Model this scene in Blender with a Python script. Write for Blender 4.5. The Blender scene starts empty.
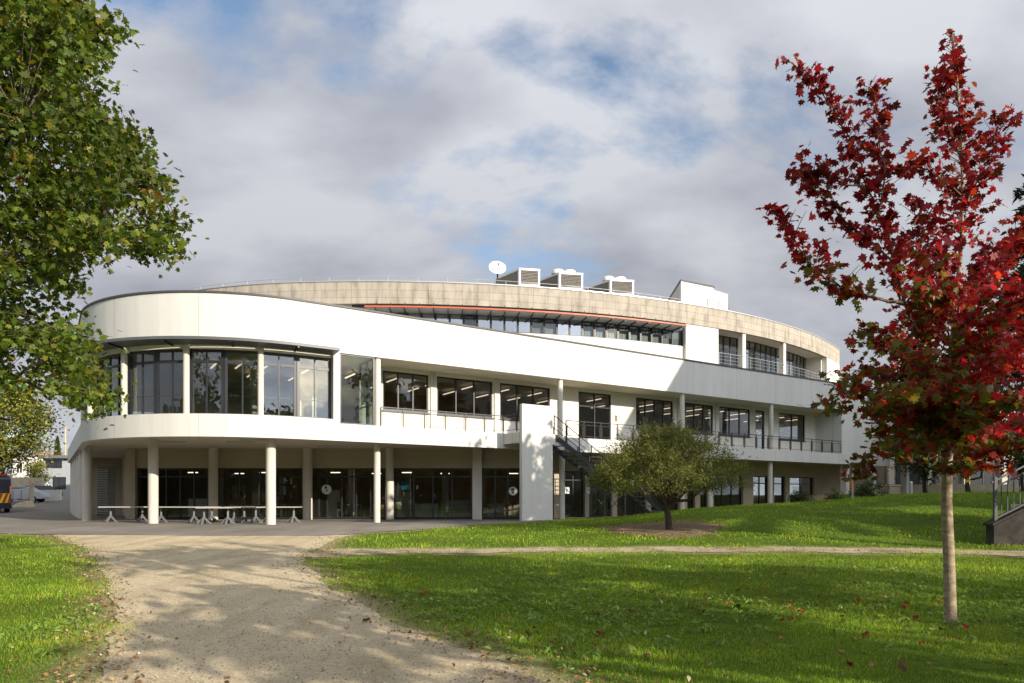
import bpy, math, random
import numpy as np
from mathutils import Vector
from mathutils.geometry import tessellate_polygon
R = math.radians
scene = bpy.context.scene
col = scene.collection
rng = np.random.default_rng(7)
random.seed(7)

# ------------------------------------------------------------------ camera, world, sun, exposure
F_PX, HOR, CAM_Z = 684.0, 498.0, 1.2
cd = bpy.data.cameras.new('camera'); cam = bpy.data.objects.new('camera', cd); col.objects.link(cam)
cam.location = (0, 0, CAM_Z); cam.rotation_euler = (R(90), 0, 0)
cd.sensor_fit = 'HORIZONTAL'; cd.sensor_width = 36.0; cd.lens = 36.0 * F_PX / 1024.0
cd.shift_y = (HOR - 341.5) / 1024.0
cd.clip_start = 0.1; cd.clip_end = 3000
scene.camera = cam

SUN_AZ, SUN_EL = 48.0, 19.5          # azimuth to the right of straight behind the camera
hx, hy = math.sin(R(SUN_AZ)), -math.cos(R(SUN_AZ))       # horizontal direction TOWARDS the sun
sun_dir = Vector((hx * math.cos(R(SUN_EL)), hy * math.cos(R(SUN_EL)), math.sin(R(SUN_EL))))
sl = bpy.data.lights.new('sun', 'SUN'); sun = bpy.data.objects.new('sun', sl); col.objects.link(sun)
sl.energy = 5.0; sl.angle = R(0.4); sl.color = (1.0, 0.89, 0.74)
sun.rotation_euler = sun_dir.to_track_quat('Z', 'Y').to_euler()

world = bpy.data.worlds.new('World'); scene.world = world; world.use_nodes = True
def build_world():
    nt = world.node_tree; N = nt.nodes; L = nt.links; N.clear()
    out = N.new('ShaderNodeOutputWorld'); bg = N.new('ShaderNodeBackground'); bg.inputs[1].default_value = 0.10
    sky = N.new('ShaderNodeTexSky'); sky.sky_type = 'NISHITA'; sky.sun_disc = False
    sky.sun_elevation = R(SUN_EL); sky.sun_rotation = math.atan2(hx, hy); sky.air_density = 1.0; sky.dust_density = 1.0
    tc = N.new('ShaderNodeTexCoord')
    sep = N.new('ShaderNodeSeparateXYZ'); L.new(tc.outputs['Generated'], sep.inputs[0])
    def math_(op, a, b=None):
        m = N.new('ShaderNodeMath'); m.operation = op
        for i, v in enumerate((a, b)):
            if v is None: continue
            if isinstance(v, (int, float)): m.inputs[i].default_value = v
            else: L.new(v, m.inputs[i])
        return m.outputs[0]
    zz = math_('ADD', math_('MAXIMUM', sep.outputs[2], 0.0), 0.42)
    px = math_('DIVIDE', sep.outputs[0], zz); py = math_('DIVIDE', sep.outputs[1], zz)
    cmb = N.new('ShaderNodeCombineXYZ'); L.new(px, cmb.inputs[0]); L.new(py, cmb.inputs[1])
    mp = N.new('ShaderNodeMapping'); mp.inputs['Location'].default_value = (3.1, 1.7, 0.35); mp.inputs['Rotation'].default_value = (0, 0, R(-24)); mp.inputs['Scale'].default_value = (0.9, 1.25, 1)
    L.new(cmb.outputs[0], mp.inputs[0])
    n1 = N.new('ShaderNodeTexNoise'); n1.inputs['Scale'].default_value = 2.1; n1.inputs['Detail'].default_value = 9; n1.inputs['Roughness'].default_value = 0.57; n1.inputs['Distortion'].default_value = 0.1
    L.new(mp.outputs[0], n1.inputs['Vector'])
    cov = N.new('ShaderNodeValToRGB'); cov.color_ramp.elements[0].position = 0.325; cov.color_ramp.elements[1].position = 0.425
    L.new(n1.outputs['Fac'], cov.inputs[0])
    n2 = N.new('ShaderNodeTexNoise'); n2.inputs['Scale'].default_value = 3.4; n2.inputs['Detail'].default_value = 9; n2.inputs['Roughness'].default_value = 0.5
    mp2 = N.new('ShaderNodeMapping'); mp2.inputs['Location'].default_value = (8.3, 4.4, 0); mp2.inputs['Scale'].default_value = (0.8, 1.2, 1); L.new(cmb.outputs[0], mp2.inputs[0]); L.new(mp2.outputs[0], n2.inputs['Vector'])
    shade = N.new('ShaderNodeValToRGB')
    e = shade.color_ramp.elements; e[0].position = 0.35; e[0].color = (3.2, 3.36, 3.88, 1); e[1].position = 0.60; e[1].color = (5.05, 5.2, 5.6, 1)
    L.new(n2.outputs['Fac'], shade.inputs[0])
    # clouds low over the horizon are greyer, and the unseen cloud round the sun is made brighter to light the facade
    low = N.new('ShaderNodeMapRange'); low.inputs[1].default_value = 0.25; low.inputs[2].default_value = 0.55; low.inputs[3].default_value = 0.84; low.inputs[4].default_value = 1.08
    L.new(sep.outputs[2], low.inputs[0])
    dp = N.new('ShaderNodeVectorMath'); dp.operation = 'DOT_PRODUCT'; dp.inputs[1].default_value = sun_dir; L.new(tc.outputs['Generated'], dp.inputs[0])
    glow = math_('ADD', math_('MULTIPLY', math_('POWER', math_('MAXIMUM', dp.outputs['Value'], 0.0), 2.2), 3.0), 1.0)
    hi = N.new('ShaderNodeMapRange'); hi.inputs[1].default_value = 0.60; hi.inputs[2].default_value = 1.0; hi.inputs[3].default_value = 1.0; hi.inputs[4].default_value = 0.35  # unseen zenith dimmed to weaken the skylight on the ground
    L.new(sep.outputs[2], hi.inputs[0])
    k = math_('MULTIPLY', math_('MULTIPLY', glow, low.outputs[0]), hi.outputs[0])
    cl = N.new('ShaderNodeVectorMath'); cl.operation = 'SCALE'; L.new(shade.outputs[0], cl.inputs[0]); L.new(k, cl.inputs['Scale'])
    mx = N.new('ShaderNodeMix'); mx.data_type = 'RGBA'; sb = N.new('ShaderNodeVectorMath'); sb.operation = 'SCALE'; sb.inputs['Scale'].default_value = 1.45; L.new(sky.outputs[0], sb.inputs[0])
    L.new(cov.outputs[0], mx.inputs['Factor']); L.new(sb.outputs[0], mx.inputs['A']); L.new(cl.outputs[0], mx.inputs['B'])
    L.new(mx.outputs['Result'], bg.inputs[0]); L.new(bg.outputs[0], out.inputs[0])
build_world()
vs = scene.view_settings
scene.display_settings.display_device = 'sRGB'
vs.view_transform = 'Standard'; vs.look = 'None'; vs.exposure = 0.42; vs.gamma = 1.0; vs.use_curve_mapping = False
scene.render.engine = 'CYCLES'
cy = scene.cycles
cy.max_bounces = 8; cy.diffuse_bounces = 3; cy.glossy_bounces = 3; cy.transmission_bounces = 4; cy.transparent_max_bounces = 10
cy.use_denoising = True; cy.caustics_reflective = False; cy.caustics_refractive = False; cy.sample_clamp_indirect = 6.0

# ------------------------------------------------------------------ materials
MAT = {}
def nodes_of(name):
    m = bpy.data.materials.new(name); m.use_nodes = True
    nt = m.node_tree; b = nt.nodes['Principled BSDF']
    MAT[name] = m
    return m, nt, nt.nodes, nt.links, b
def ramp(N, pts):
    r = N.new('ShaderNodeValToRGB'); e = r.color_ramp.elements
    while len(e) < len(pts): e.new(0.5)
    for k, (p, c) in enumerate(pts): e[k].position = p; e[k].color = (*c, 1)
    return r
def noise(N, L, vec, scale, detail=4, rough=0.55):
    n = N.new('ShaderNodeTexNoise'); n.inputs['Scale'].default_value = scale; n.inputs['Detail'].default_value = detail; n.inputs['Roughness'].default_value = rough
    L.new(vec, n.inputs['Vector']); return n
def bump(N, L, b, h, strength, dist):
    bp = N.new('ShaderNodeBump'); bp.inputs['Strength'].default_value = strength; bp.inputs['Distance'].default_value = dist
    L.new(h, bp.inputs['Height']); L.new(bp.outputs[0], b.inputs['Normal']); return bp
def simple(name, c, rough=0.6, metal=0.0, var=0.12, scale=1.5, bumpy=0.0, bscale=40, spec=0.5, stretch=None):
    m, nt, N, L, b = nodes_of(name)
    g = N.new('ShaderNodeNewGeometry'); vec = g.outputs['Position']
    if stretch:
        mp = N.new('ShaderNodeMapping'); mp.inputs['Scale'].default_value = stretch; L.new(vec, mp.inputs[0]); vec = mp.outputs[0]
    n = noise(N, L, vec, scale, 6, 0.6)
    a = tuple(x * (1 - var) for x in c); z = tuple(min(x * (1 + var), 0.95) for x in c)
    r = ramp(N, [(0.3, a), (0.7, z)]); L.new(n.outputs['Fac'], r.inputs[0]); L.new(r.outputs[0], b.inputs['Base Color'])
    b.inputs['Roughness'].default_value = rough; b.inputs['Metallic'].default_value = metal; b.inputs['Specular IOR Level'].default_value = spec
    if bumpy:
        n2 = noise(N, L, g.outputs['Position'], bscale, 3); bump(N, L, b, n2.outputs['Fac'], bumpy, 0.01)
    return m
simple('white_render', (0.62, 0.61, 0.575), 0.85, var=0.05, scale=0.8, bumpy=0.25, bscale=60, spec=0.2, stretch=(1, 1, 0.18))
def panel_joints(name, width):
    m = MAT[name]; nt = m.node_tree; N = nt.nodes; L = nt.links; b = N['Principled BSDF']; src = b.inputs['Base Color'].links[0].from_socket
    a = N.new('ShaderNodeAttribute'); a.attribute_name = 'suv'; sp = N.new('ShaderNodeSeparateXYZ'); L.new(a.outputs['Vector'], sp.inputs[0])
    d = N.new('ShaderNodeMath'); d.operation = 'DIVIDE'; d.inputs[1].default_value = width; L.new(sp.outputs[0], d.inputs[0])
    fl = N.new('ShaderNodeMath'); fl.operation = 'FLOOR'; L.new(d.outputs[0], fl.inputs[0]); fr = N.new('ShaderNodeMath'); fr.operation = 'FRACT'; L.new(d.outputs[0], fr.inputs[0])
    wn = N.new('ShaderNodeTexWhiteNoise'); wn.noise_dimensions = '1D'; L.new(fl.outputs[0], wn.inputs['W'])
    mr = N.new('ShaderNodeMapRange'); mr.inputs[3].default_value = 0.955; mr.inputs[4].default_value = 1.03; L.new(wn.outputs['Value'], mr.inputs[0])
    jt = N.new('ShaderNodeMath'); jt.operation = 'GREATER_THAN'; jt.inputs[1].default_value = 0.008; L.new(fr.outputs[0], jt.inputs[0])
    jm = N.new('ShaderNodeMapRange'); jm.inputs[3].default_value = 0.72; jm.inputs[4].default_value = 1.0; L.new(jt.outputs[0], jm.inputs[0])
    mp = N.new('ShaderNodeMapping'); mp.inputs['Scale'].default_value = (2.2, 0.16, 1); L.new(a.outputs['Vector'], mp.inputs[0]); st = noise(N, L, mp.outputs[0], 1.0, 7, 0.7)
    sm = N.new('ShaderNodeMapRange'); sm.inputs[1].default_value = 0.3; sm.inputs[2].default_value = 0.6; sm.inputs[3].default_value = 0.90; sm.inputs[4].default_value = 1.0; L.new(st.outputs['Fac'], sm.inputs[0])
    p1 = N.new('ShaderNodeMath'); p1.operation = 'MULTIPLY'; L.new(mr.outputs[0], p1.inputs[0]); L.new(jm.outputs[0], p1.inputs[1]); p2 = N.new('ShaderNodeMath'); p2.operation = 'MULTIPLY'; L.new(p1.outputs[0], p2.inputs[0]); L.new(sm.outputs[0], p2.inputs[1])
    sc_ = N.new('ShaderNodeVectorMath'); sc_.operation = 'SCALE'; L.new(src, sc_.inputs[0]); L.new(p2.outputs[0], sc_.inputs['Scale']); L.new(sc_.outputs[0], b.inputs['Base Color'])
panel_joints('white_render', 4.1)
simple('cream_wall', (0.72, 0.69, 0.62), 0.85, var=0.05, scale=0.9, bumpy=0.2, spec=0.2, stretch=(1, 1, 0.3))
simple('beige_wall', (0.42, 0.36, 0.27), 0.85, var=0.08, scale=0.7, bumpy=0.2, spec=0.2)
simple('soffit_paint', (0.60, 0.55, 0.46), 0.9, var=0.05, scale=0.5, spec=0.15)
simple('column_concrete', (0.56, 0.53, 0.47), 0.8, var=0.10, scale=1.6, bumpy=0.3, bscale=50, spec=0.25, stretch=(1, 1, 0.35))
simple('dark_frame', (0.022, 0.024, 0.030), 0.4, var=0.15, spec=0.5)
simple('grey_frame', (0.20, 0.215, 0.23), 0.45, metal=0.3, var=0.08)
simple('rail_paint', (0.045, 0.05, 0.058), 0.5, var=0.1)
simple('light_metal', (0.55, 0.56, 0.57), 0.4, metal=0.6, var=0.06)
simple('coping_metal', (0.055, 0.055, 0.058), 0.55, var=0.15)
simple('orange_paint', (0.50, 0.11, 0.045), 0.5, var=0.06)
simple('canopy_panel', (0.105, 0.112, 0.12), 0.5, metal=0.2, var=0.08)
simple('white_metal', (0.78, 0.78, 0.77), 0.45, var=0.04)
simple('interior_wall', (0.46, 0.36, 0.25), 0.9, var=0.3, scale=0.5)
simple('interior_floor', (0.20, 0.17, 0.13), 0.5, var=0.1)
simple('dark_grille', (0.19, 0.175, 0.15), 0.7, var=0.25, scale=8)
simple('table_top', (0.42, 0.40, 0.36), 0.4, var=0.05)
simple('roof_gravel', (0.30, 0.29, 0.27), 0.95, var=0.25, scale=12)
simple('pale_house', (0.36, 0.385, 0.41), 0.85, var=0.06)
simple('tan_stone', (0.46, 0.39, 0.28), 0.9, var=0.22, scale=2.5, bumpy=0.4, bscale=12)
simple('dark_stone', (0.033, 0.029, 0.024), 0.95, var=0.6, scale=3.0, bumpy=0.8, bscale=14)
simple('tile_roof', (0.30, 0.235, 0.175), 0.9, var=0.2, scale=4)
simple('tyre_rubber', (0.02, 0.02, 0.02), 0.8, var=0.2)
simple('van_white', (0.70, 0.70, 0.70), 0.3, var=0.03)
simple('van_red', (0.45, 0.03, 0.03), 0.3, var=0.05)
simple('van_yellow', (0.75, 0.62, 0.05), 0.35, var=0.05)
simple('car_silver', (0.42, 0.44, 0.46), 0.3, metal=0.4, var=0.05)
simple('car_dark', (0.035, 0.04, 0.05), 0.25, var=0.05)
simple('notice_board', (0.20, 0.16, 0.05), 0.5, var=0.2, scale=6)
simple('chair_wood', (0.50, 0.33, 0.16), 0.5, var=0.15)
simple('table_leg', (0.21, 0.215, 0.22), 0.45, metal=0.3, var=0.1)
simple('sticker_white', (0.62, 0.66, 0.68), 0.6, var=0.03)
simple('sticker_teal', (0.02, 0.16, 0.24), 0.5, var=0.05)
simple('sticker_green', (0.30, 0.55, 0.03), 0.5, var=0.05)
simple('sticker_blue', (0.03, 0.10, 0.42), 0.5, var=0.05)
simple('sign_orange', (0.75, 0.26, 0.10), 0.5, var=0.05)
simple('beige_facade', (0.25, 0.215, 0.165), 0.9, var=0.12, scale=0.9)
simple('mulch', (0.17, 0.112, 0.058), 0.95, var=0.7, scale=14, bumpy=1.0, bscale=22)
simple('bark_grey', (0.30, 0.235, 0.155), 0.9, var=0.45, scale=9, bumpy=0.8, bscale=45, stretch=(1, 1, 2.2))
simple('bark_dark', (0.060, 0.045, 0.033), 0.95, var=0.4, scale=9, bumpy=0.9, bscale=30, stretch=(1, 1, 0.4))
simple('twig_bark', (0.13, 0.095, 0.06), 0.9, var=0.3, scale=9)

def glass_mat(name, tint, ior=1.55, base_refl=0.05):
    m, nt, N, L, b = nodes_of(name); N.remove(b); out = N['Material Output']
    tr = N.new('ShaderNodeBsdfTransparent'); tr.inputs[0].default_value = (*tint, 1)
    gl = N.new('ShaderNodeBsdfGlossy'); gl.inputs['Roughness'].default_value = 0.0; gl.inputs[0].default_value = (0.92, 0.96, 1.0, 1)
    g = N.new('ShaderNodeNewGeometry'); n = noise(N, L, g.outputs['Position'], 0.8, 2)
    bp = N.new('ShaderNodeBump'); bp.inputs['Strength'].default_value = 0.12; bp.inputs['Distance'].default_value = 0.03; L.new(n.outputs['Fac'], bp.inputs['Height']); L.new(bp.outputs[0], gl.inputs['Normal'])
    lw = N.new('ShaderNodeLayerWeight'); lw.inputs['Blend'].default_value = 0.5       # Schlick: both faces of the pane alike
    pw = N.new('ShaderNodeMath'); pw.operation = 'POWER'; pw.inputs[1].default_value = 5.0; L.new(lw.outputs['Facing'], pw.inputs[0])
    ad = N.new('ShaderNodeMath'); ad.operation = 'MULTIPLY_ADD'; ad.inputs[1].default_value = 0.9; ad.inputs[2].default_value = ((ior - 1) / (ior + 1)) ** 2 + base_refl; L.new(pw.outputs[0], ad.inputs[0])
    mx = N.new('ShaderNodeMixShader'); L.new(ad.outputs[0], mx.inputs[0]); L.new(tr.outputs[0], mx.inputs[1]); L.new(gl.outputs[0], mx.inputs[2]); L.new(mx.outputs[0], out.inputs[0])
    return m
glass_mat('glass', (0.76, 0.79, 0.78), ior=1.45, base_refl=0.01)
glass_mat('corner_glass', (0.74, 0.78, 0.78), ior=1.5, base_refl=0.06)
glass_mat('clear_glass', (0.90, 0.95, 0.92), ior=1.35, base_refl=0.0)
glass_mat('sky_glass', (0.58, 0.63, 0.65), ior=1.9, base_refl=0.22)

def lamp_mat(name, c, s):
    m, nt, N, L, b = nodes_of(name); b.inputs['Base Color'].default_value = (*c, 1); b.inputs['Emission Color'].default_value = (*c, 1); b.inputs['Emission Strength'].default_value = s
lamp_mat('lamp_tube', (1.0, 0.76, 0.58), 1.1)
lamp_mat('hall_lamp', (1.0, 0.78, 0.55), 2.4)

def ring_mat():
    m, nt, N, L, b = nodes_of('board_concrete')
    a = N.new('ShaderNodeAttribute'); a.attribute_name = 'suv'; vec = a.outputs['Vector']
    br = N.new('ShaderNodeTexBrick'); br.offset = 0.0; br.inputs['Color1'].default_value = (0.42, 0.385, 0.33, 1); br.inputs['Color2'].default_value = (0.37, 0.338, 0.29, 1); br.inputs['Mortar'].default_value = (0.27, 0.23, 0.17, 1)
    br.inputs['Scale'].default_value = 1.0; br.inputs['Mortar Size'].default_value = 0.018; br.inputs['Brick Width'].default_value = 0.95; br.inputs['Row Height'].default_value = 0.47; br.inputs['Mortar Smooth'].default_value = 0.4
    L.new(vec, br.inputs['Vector'])
    mp = N.new('ShaderNodeMapping'); mp.inputs['Scale'].default_value = (1.6, 0.35, 1); L.new(vec, mp.inputs[0])
    n = noise(N, L, mp.outputs[0], 1.4, 8, 0.65)
    r = ramp(N, [(0.28, (0.50, 0.48, 0.45)), (0.5, (0.93, 0.92, 0.90)), (0.75, (1.12, 1.1, 1.06))]); L.new(n.outputs['Fac'], r.inputs[0])
    mu = N.new('ShaderNodeMix'); mu.data_type = 'RGBA'; mu.blend_type = 'MULTIPLY'; mu.inputs['Factor'].default_value = 1
    L.new(br.outputs['Color'], mu.inputs['A']); L.new(r.outputs[0], mu.inputs['B']); L.new(mu.outputs['Result'], b.inputs['Base Color'])
    b.inputs['Roughness'].default_value = 0.9; b.inputs['Specular IOR Level'].default_value = 0.2
    bump(N, L, b, n.outputs['Fac'], 0.3, 0.02)
ring_mat()

def leaf_mat(name, trans=0.35, rough=0.5, spec=0.35):
    m, nt, N, L, b = nodes_of(name); out = N['Material Output']
    a = N.new('ShaderNodeAttribute'); a.attribute_name = 'tint'
    L.new(a.outputs['Color'], b.inputs['Base Color']); b.inputs['Roughness'].default_value = rough; b.inputs['Specular IOR Level'].default_value = spec
    t = N.new('ShaderNodeBsdfTranslucent'); g = N.new('ShaderNodeVectorMath'); g.operation = 'MULTIPLY'; g.inputs[1].default_value = (1.35, 1.25, 0.8)
    L.new(a.outputs['Color'], g.inputs[0]); L.new(g.outputs[0], t.inputs[0])
    mx = N.new('ShaderNodeMixShader'); mx.inputs[0].default_value = trans; L.new(b.outputs[0], mx.inputs[1]); L.new(t.outputs[0], mx.inputs[2]); L.new(mx.outputs[0], out.inputs[0])
leaf_mat('leaf', 0.42); leaf_mat('maple_leaf', 0.56, 0.42, 0.45); leaf_mat('grass_blade', 0.42, 0.55, 0.25)
leaf_mat('dry_leaf', 0.1, 0.8, 0.2)

def lawn_mat():
    m, nt, N, L, b = nodes_of('lawn_soil')
    g = N.new('ShaderNodeNewGeometry'); p = g.outputs['Position']
    n = noise(N, L, p, 0.55, 6, 0.6); n2 = noise(N, L, p, 9, 5, 0.7)
    r = ramp(N, [(0.3, (0.085, 0.16, 0.013)), (0.55, (0.12, 0.20, 0.018)), (0.75, (0.16, 0.22, 0.03))]); L.new(n.outputs['Fac'], r.inputs[0])
    r2 = ramp(N, [(0.25, (0.45, 0.42, 0.40)), (0.6, (1.0, 1.0, 1.0)), (0.8, (1.35, 1.25, 1.1))]); L.new(n2.outputs['Fac'], r2.inputs[0])
    mu = N.new('ShaderNodeMix'); mu.data_type = 'RGBA'; mu.blend_type = 'MULTIPLY'; mu.inputs['Factor'].default_value = 1; L.new(r.outputs[0], mu.inputs['A']); L.new(r2.outputs[0], mu.inputs['B'])
    a = N.new('ShaderNodeAttribute'); a.attribute_name = 'bare'
    mx = N.new('ShaderNodeMix'); mx.data_type = 'RGBA'; L.new(a.outputs['Fac'], mx.inputs['Factor']); L.new(mu.outputs['Result'], mx.inputs['A']); mx.inputs['B'].default_value = (0.42, 0.34, 0.21, 1)
    L.new(mx.outputs['Result'], b.inputs['Base Color']); b.inputs['Roughness'].default_value = 0.95; b.inputs['Specular IOR Level'].default_value = 0.1
    bump(N, L, b, n2.outputs['Fac'], 1.0, 0.08)
lawn_mat()
def gravel_mat(name, pts, s1=0.5, stones=True):
    m, nt, N, L, b = nodes_of(name)
    g = N.new('ShaderNodeNewGeometry'); p = g.outputs['Position']
    n = noise(N, L, p, s1, 7, 0.62); r = ramp(N, pts); L.new(n.outputs['Fac'], r.inputs[0])
    n2 = noise(N, L, p, 38, 5, 0.75); r2 = ramp(N, [(0.28, (0.66, 0.64, 0.61)), (0.55, (1, 1, 1)), (0.78, (1.3, 1.28, 1.25))]); L.new(n2.outputs['Fac'], r2.inputs[0])
    mu = N.new('ShaderNodeMix'); mu.data_type = 'RGBA'; mu.blend_type = 'MULTIPLY'; mu.inputs['Factor'].default_value = 0.9; L.new(r.outputs[0], mu.inputs['A']); L.new(r2.outputs[0], mu.inputs['B'])
    n3 = noise(N, L, p, 11, 6, 0.8); r3 = ramp(N, [(0.32, (0.80, 0.78, 0.75)), (0.52, (1, 1, 1)), (0.72, (1.12, 1.11, 1.10))]); L.new(n3.outputs['Fac'], r3.inputs[0])
    m2 = N.new('ShaderNodeMix'); m2.data_type = 'RGBA'; m2.blend_type = 'MULTIPLY'; m2.inputs['Factor'].default_value = 1.0 if stones else 0.4; L.new(mu.outputs['Result'], m2.inputs['A']); L.new(r3.outputs[0], m2.inputs['B'])
    mp = N.new('ShaderNodeMapping'); mp.inputs['Scale'].default_value = (1.5, 0.13, 1); L.new(p, mp.inputs[0]); n4 = noise(N, L, mp.outputs[0], 1.0, 5, 0.6)
    r4 = ramp(N, [(0.35, (0.80, 0.78, 0.75)), (0.55, (1, 1, 1)), (0.7, (1.1, 1.1, 1.1))]); L.new(n4.outputs['Fac'], r4.inputs[0])
    m3 = N.new('ShaderNodeMix'); m3.data_type = 'RGBA'; m3.blend_type = 'MULTIPLY'; m3.inputs['Factor'].default_value = 1.0 if stones else 0.5; L.new(m2.outputs['Result'], m3.inputs['A']); L.new(r4.outputs[0], m3.inputs['B'])
    L.new(m3.outputs['Result'], b.inputs['Base Color']); b.inputs['Roughness'].default_value = 0.95; b.inputs['Specular IOR Level'].default_value = 0.15
    bump(N, L, b, n2.outputs['Fac'], 0.9 if stones else 0.3, 0.03)
gravel_mat('gravel', [(0.25, (0.50, 0.41, 0.265)), (0.5, (0.64, 0.54, 0.365)), (0.75, (0.73, 0.63, 0.45))], 0.7)
gravel_mat('trodden_earth', [(0.3, (0.25, 0.22, 0.11)), (0.5, (0.50, 0.43, 0.28)), (0.72, (0.60, 0.51, 0.34))], 1.1)
gravel_mat('asphalt', [(0.3, (0.19, 0.175, 0.15)), (0.5, (0.245, 0.225, 0.195)), (0.7, (0.31, 0.285, 0.245))], 0.35, False)

# ------------------------------------------------------------------ mesh helpers
def at(u, v, Y):
    """world point seen at pixel (u, v) at depth Y"""
    return Vector(((u - 512) / F_PX * Y, Y, CAM_Z + (HOR - v) / F_PX * Y))
def tag(o, label=None, cat=None, group=None, kind=None):
    if label: o['label'] = label
    if cat: o['category'] = cat
    if group: o['group'] = group
    if kind: o['kind'] = kind
    return o
def empty(name, loc, label, cat, group=None):
    o = bpy.data.objects.new(name, None); col.objects.link(o); o.location = loc; o.empty_display_size = 0.3
    return tag(o, label, cat, group)
def root_loc(o):
    v = Vector((0, 0, 0))
    while o is not None: v = v + o.location; o = o.parent
    return v
class MB:
    def __init__(self): self.v = []; self.f = []; self.a = []
    def add(self, vs, fs, at_=None):
        o = len(self.v); self.v += [tuple(x) for x in vs]; self.f += [tuple(i + o for i in f) for f in fs]
        self.a += at_ if at_ else [(x[0], x[2], 0) for x in self.v[o:]]
        return self
    def hexa(self, q, z0, z1):
        """prism over a quad of 4 xy points (counter-clockwise)"""
        vs = [(p[0], p[1], z0) for p in q] + [(p[0], p[1], z1) for p in q]
        return self.add(vs, [(3, 2, 1, 0), (4, 5, 6, 7), (0, 1, 5, 4), (1, 2, 6, 5), (2, 3, 7, 6), (3, 0, 4, 7)])
    def box(self, c, s, rz=0.0):
        ca, sa = math.cos(rz), math.sin(rz); q = []
        for i, j in ((-1, -1), (1, -1), (1, 1), (-1, 1)):
            x, y = i * s[0] / 2, j * s[1] / 2; q.append((c[0] + x * ca - y * sa, c[1] + x * sa + y * ca))
        return self.hexa(q, c[2] - s[2] / 2, c[2] + s[2] / 2)
    def bar(self, A, B, w, z0, z1):
        """upright wall-like bar from xy A to xy B, thickness w"""
        A = Vector(A[:2]); B = Vector(B[:2]); d = (B - A).normalized(); n = Vector((-d.y, d.x)) * w / 2
        return self.hexa([A - n, B - n, B + n, A + n], z0, z1)
    def beam(self, A, B, w, h):
        """box beam between two 3D points"""
        A = Vector(A); B = Vector(B); d = (B - A).normalized(); up = Vector((0, 0, 1))
        if abs(d.z) > 0.98: up = Vector((1, 0, 0))
        s = d.cross(up).normalized() * w / 2; u = s.cross(d).normalized() * h / 2
        vs = [A - s - u, A + s - u, A + s + u, A - s + u, B - s - u, B + s - u, B + s + u, B - s + u]
        return self.add(vs, [(3, 2, 1, 0), (4, 5, 6, 7), (0, 1, 5, 4), (1, 2, 6, 5), (2, 3, 7, 6), (3, 0, 4, 7)])
    def tube(self, pts, rad, n=8, caps=True):
        pts = [Vector(p) for p in pts]; rings = []; o = len(self.v)
        if not hasattr(rad, '__len__'): rad = [rad] * len(pts)
        vs = []; ref = None
        for i, p in enumerate(pts):
            d = (pts[min(i + 1, len(pts) - 1)] - pts[max(i - 1, 0)]).normalized()
            if ref is None: ref = Vector((1, 0, 0)) if abs(d.x) < 0.9 else Vector((0, 1, 0))
            a = (ref - d * ref.dot(d)).normalized(); ref = a; b = d.cross(a)
            for k in range(n):
                t = 2 * math.pi * k / n; vs.append(p + (a * math.cos(t) + b * math.sin(t)) * rad[i])
        fs = []
        for i in range(len(pts) - 1):
            for k in range(n):
                k2 = (k + 1) % n; fs.append((i * n + k, i * n + k2, (i + 1) * n + k2, (i + 1) * n + k))
        if caps: fs.append(tuple(reversed(range(n)))); fs.append(tuple((len(pts) - 1) * n + k for k in range(n)))
        return self.add(vs, fs)
    def prism(self, poly, z0, z1):
        n = len(poly); vs = [(p[0], p[1], z0) for p in poly] + [(p[0], p[1], z1) for p in poly]
        tris = tessellate_polygon([[Vector((p[0], p[1], 0)) for p in poly]])
        fs = [tuple(reversed(t)) for t in tris] + [tuple(i + n for i in t) for t in tris] + [(i, (i + 1) % n, (i + 1) % n + n, i + n) for i in range(n)]
        return self.add(vs, fs)
    def sweep(self, fn, params, profile, closed_ends=True):
        """profile: closed list of (offset, z) swept along fn(param, offset) -> xy"""
        m = len(profile); vs = []; at_ = []; fs = []
        for s in params:
            for (t, z) in profile:
                p = fn(s, t); vs.append((p[0], p[1], z)); at_.append((s, z, 0))
        for i in range(len(params) - 1):
            for k in range(m):
                k2 = (k + 1) % m; fs.append((i * m + k, i * m + k2, (i + 1) * m + k2, (i + 1) * m + k))
        if closed_ends: fs.append(tuple(reversed(range(m)))); fs.append(tuple((len(params) - 1) * m + k for k in range(m)))
        return self.add(vs, fs, at_)
    def lathe(self, c, prof, n=20):
        vs = []; fs = []; m = len(prof)
        for k in range(n):
            t = 2 * math.pi * k / n
            for r, z in prof: vs.append((c[0] + r * math.cos(t), c[1] + r * math.sin(t), c[2] + z))
        for k in range(n):
            k2 = (k + 1) % n
            for i in range(m - 1): fs.append((k * m + i, k2 * m + i, k2 * m + i + 1, k * m + i + 1))
        return self.add(vs, fs)
    def build(self, name, mat, parent=None, smooth=False, bevel=0.0):
        me = bpy.data.meshes.new(name); o0 = root_loc(parent) if parent is not None else Vector((0, 0, 0))
        me.from_pydata([(x - o0.x, y - o0.y, z - o0.z) for x, y, z in self.v], [], self.f)
        at_ = me.attributes.new('suv', 'FLOAT_VECTOR', 'POINT'); at_.data.foreach_set('vector', np.array(self.a, dtype=np.float32).ravel())
        me.materials.append(MAT[mat])
        import bmesh
        bm = bmesh.new(); bm.from_mesh(me); bmesh.ops.recalc_face_normals(bm, faces=bm.faces[:])
        if bevel: bmesh.ops.bevel(bm, geom=bm.edges[:], offset=bevel, segments=1, affect='EDGES', clamp_overlap=True)
        bm.to_mesh(me); bm.free()
        if smooth:
            me.polygons.foreach_set('use_smooth', [True] * len(me.polygons))
            try: me.set_sharp_from_angle(angle=R(35))
            except Exception: pass
        o = bpy.data.objects.new(name, me); col.objects.link(o)
        if parent is not None: o.parent = parent
        return o
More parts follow.
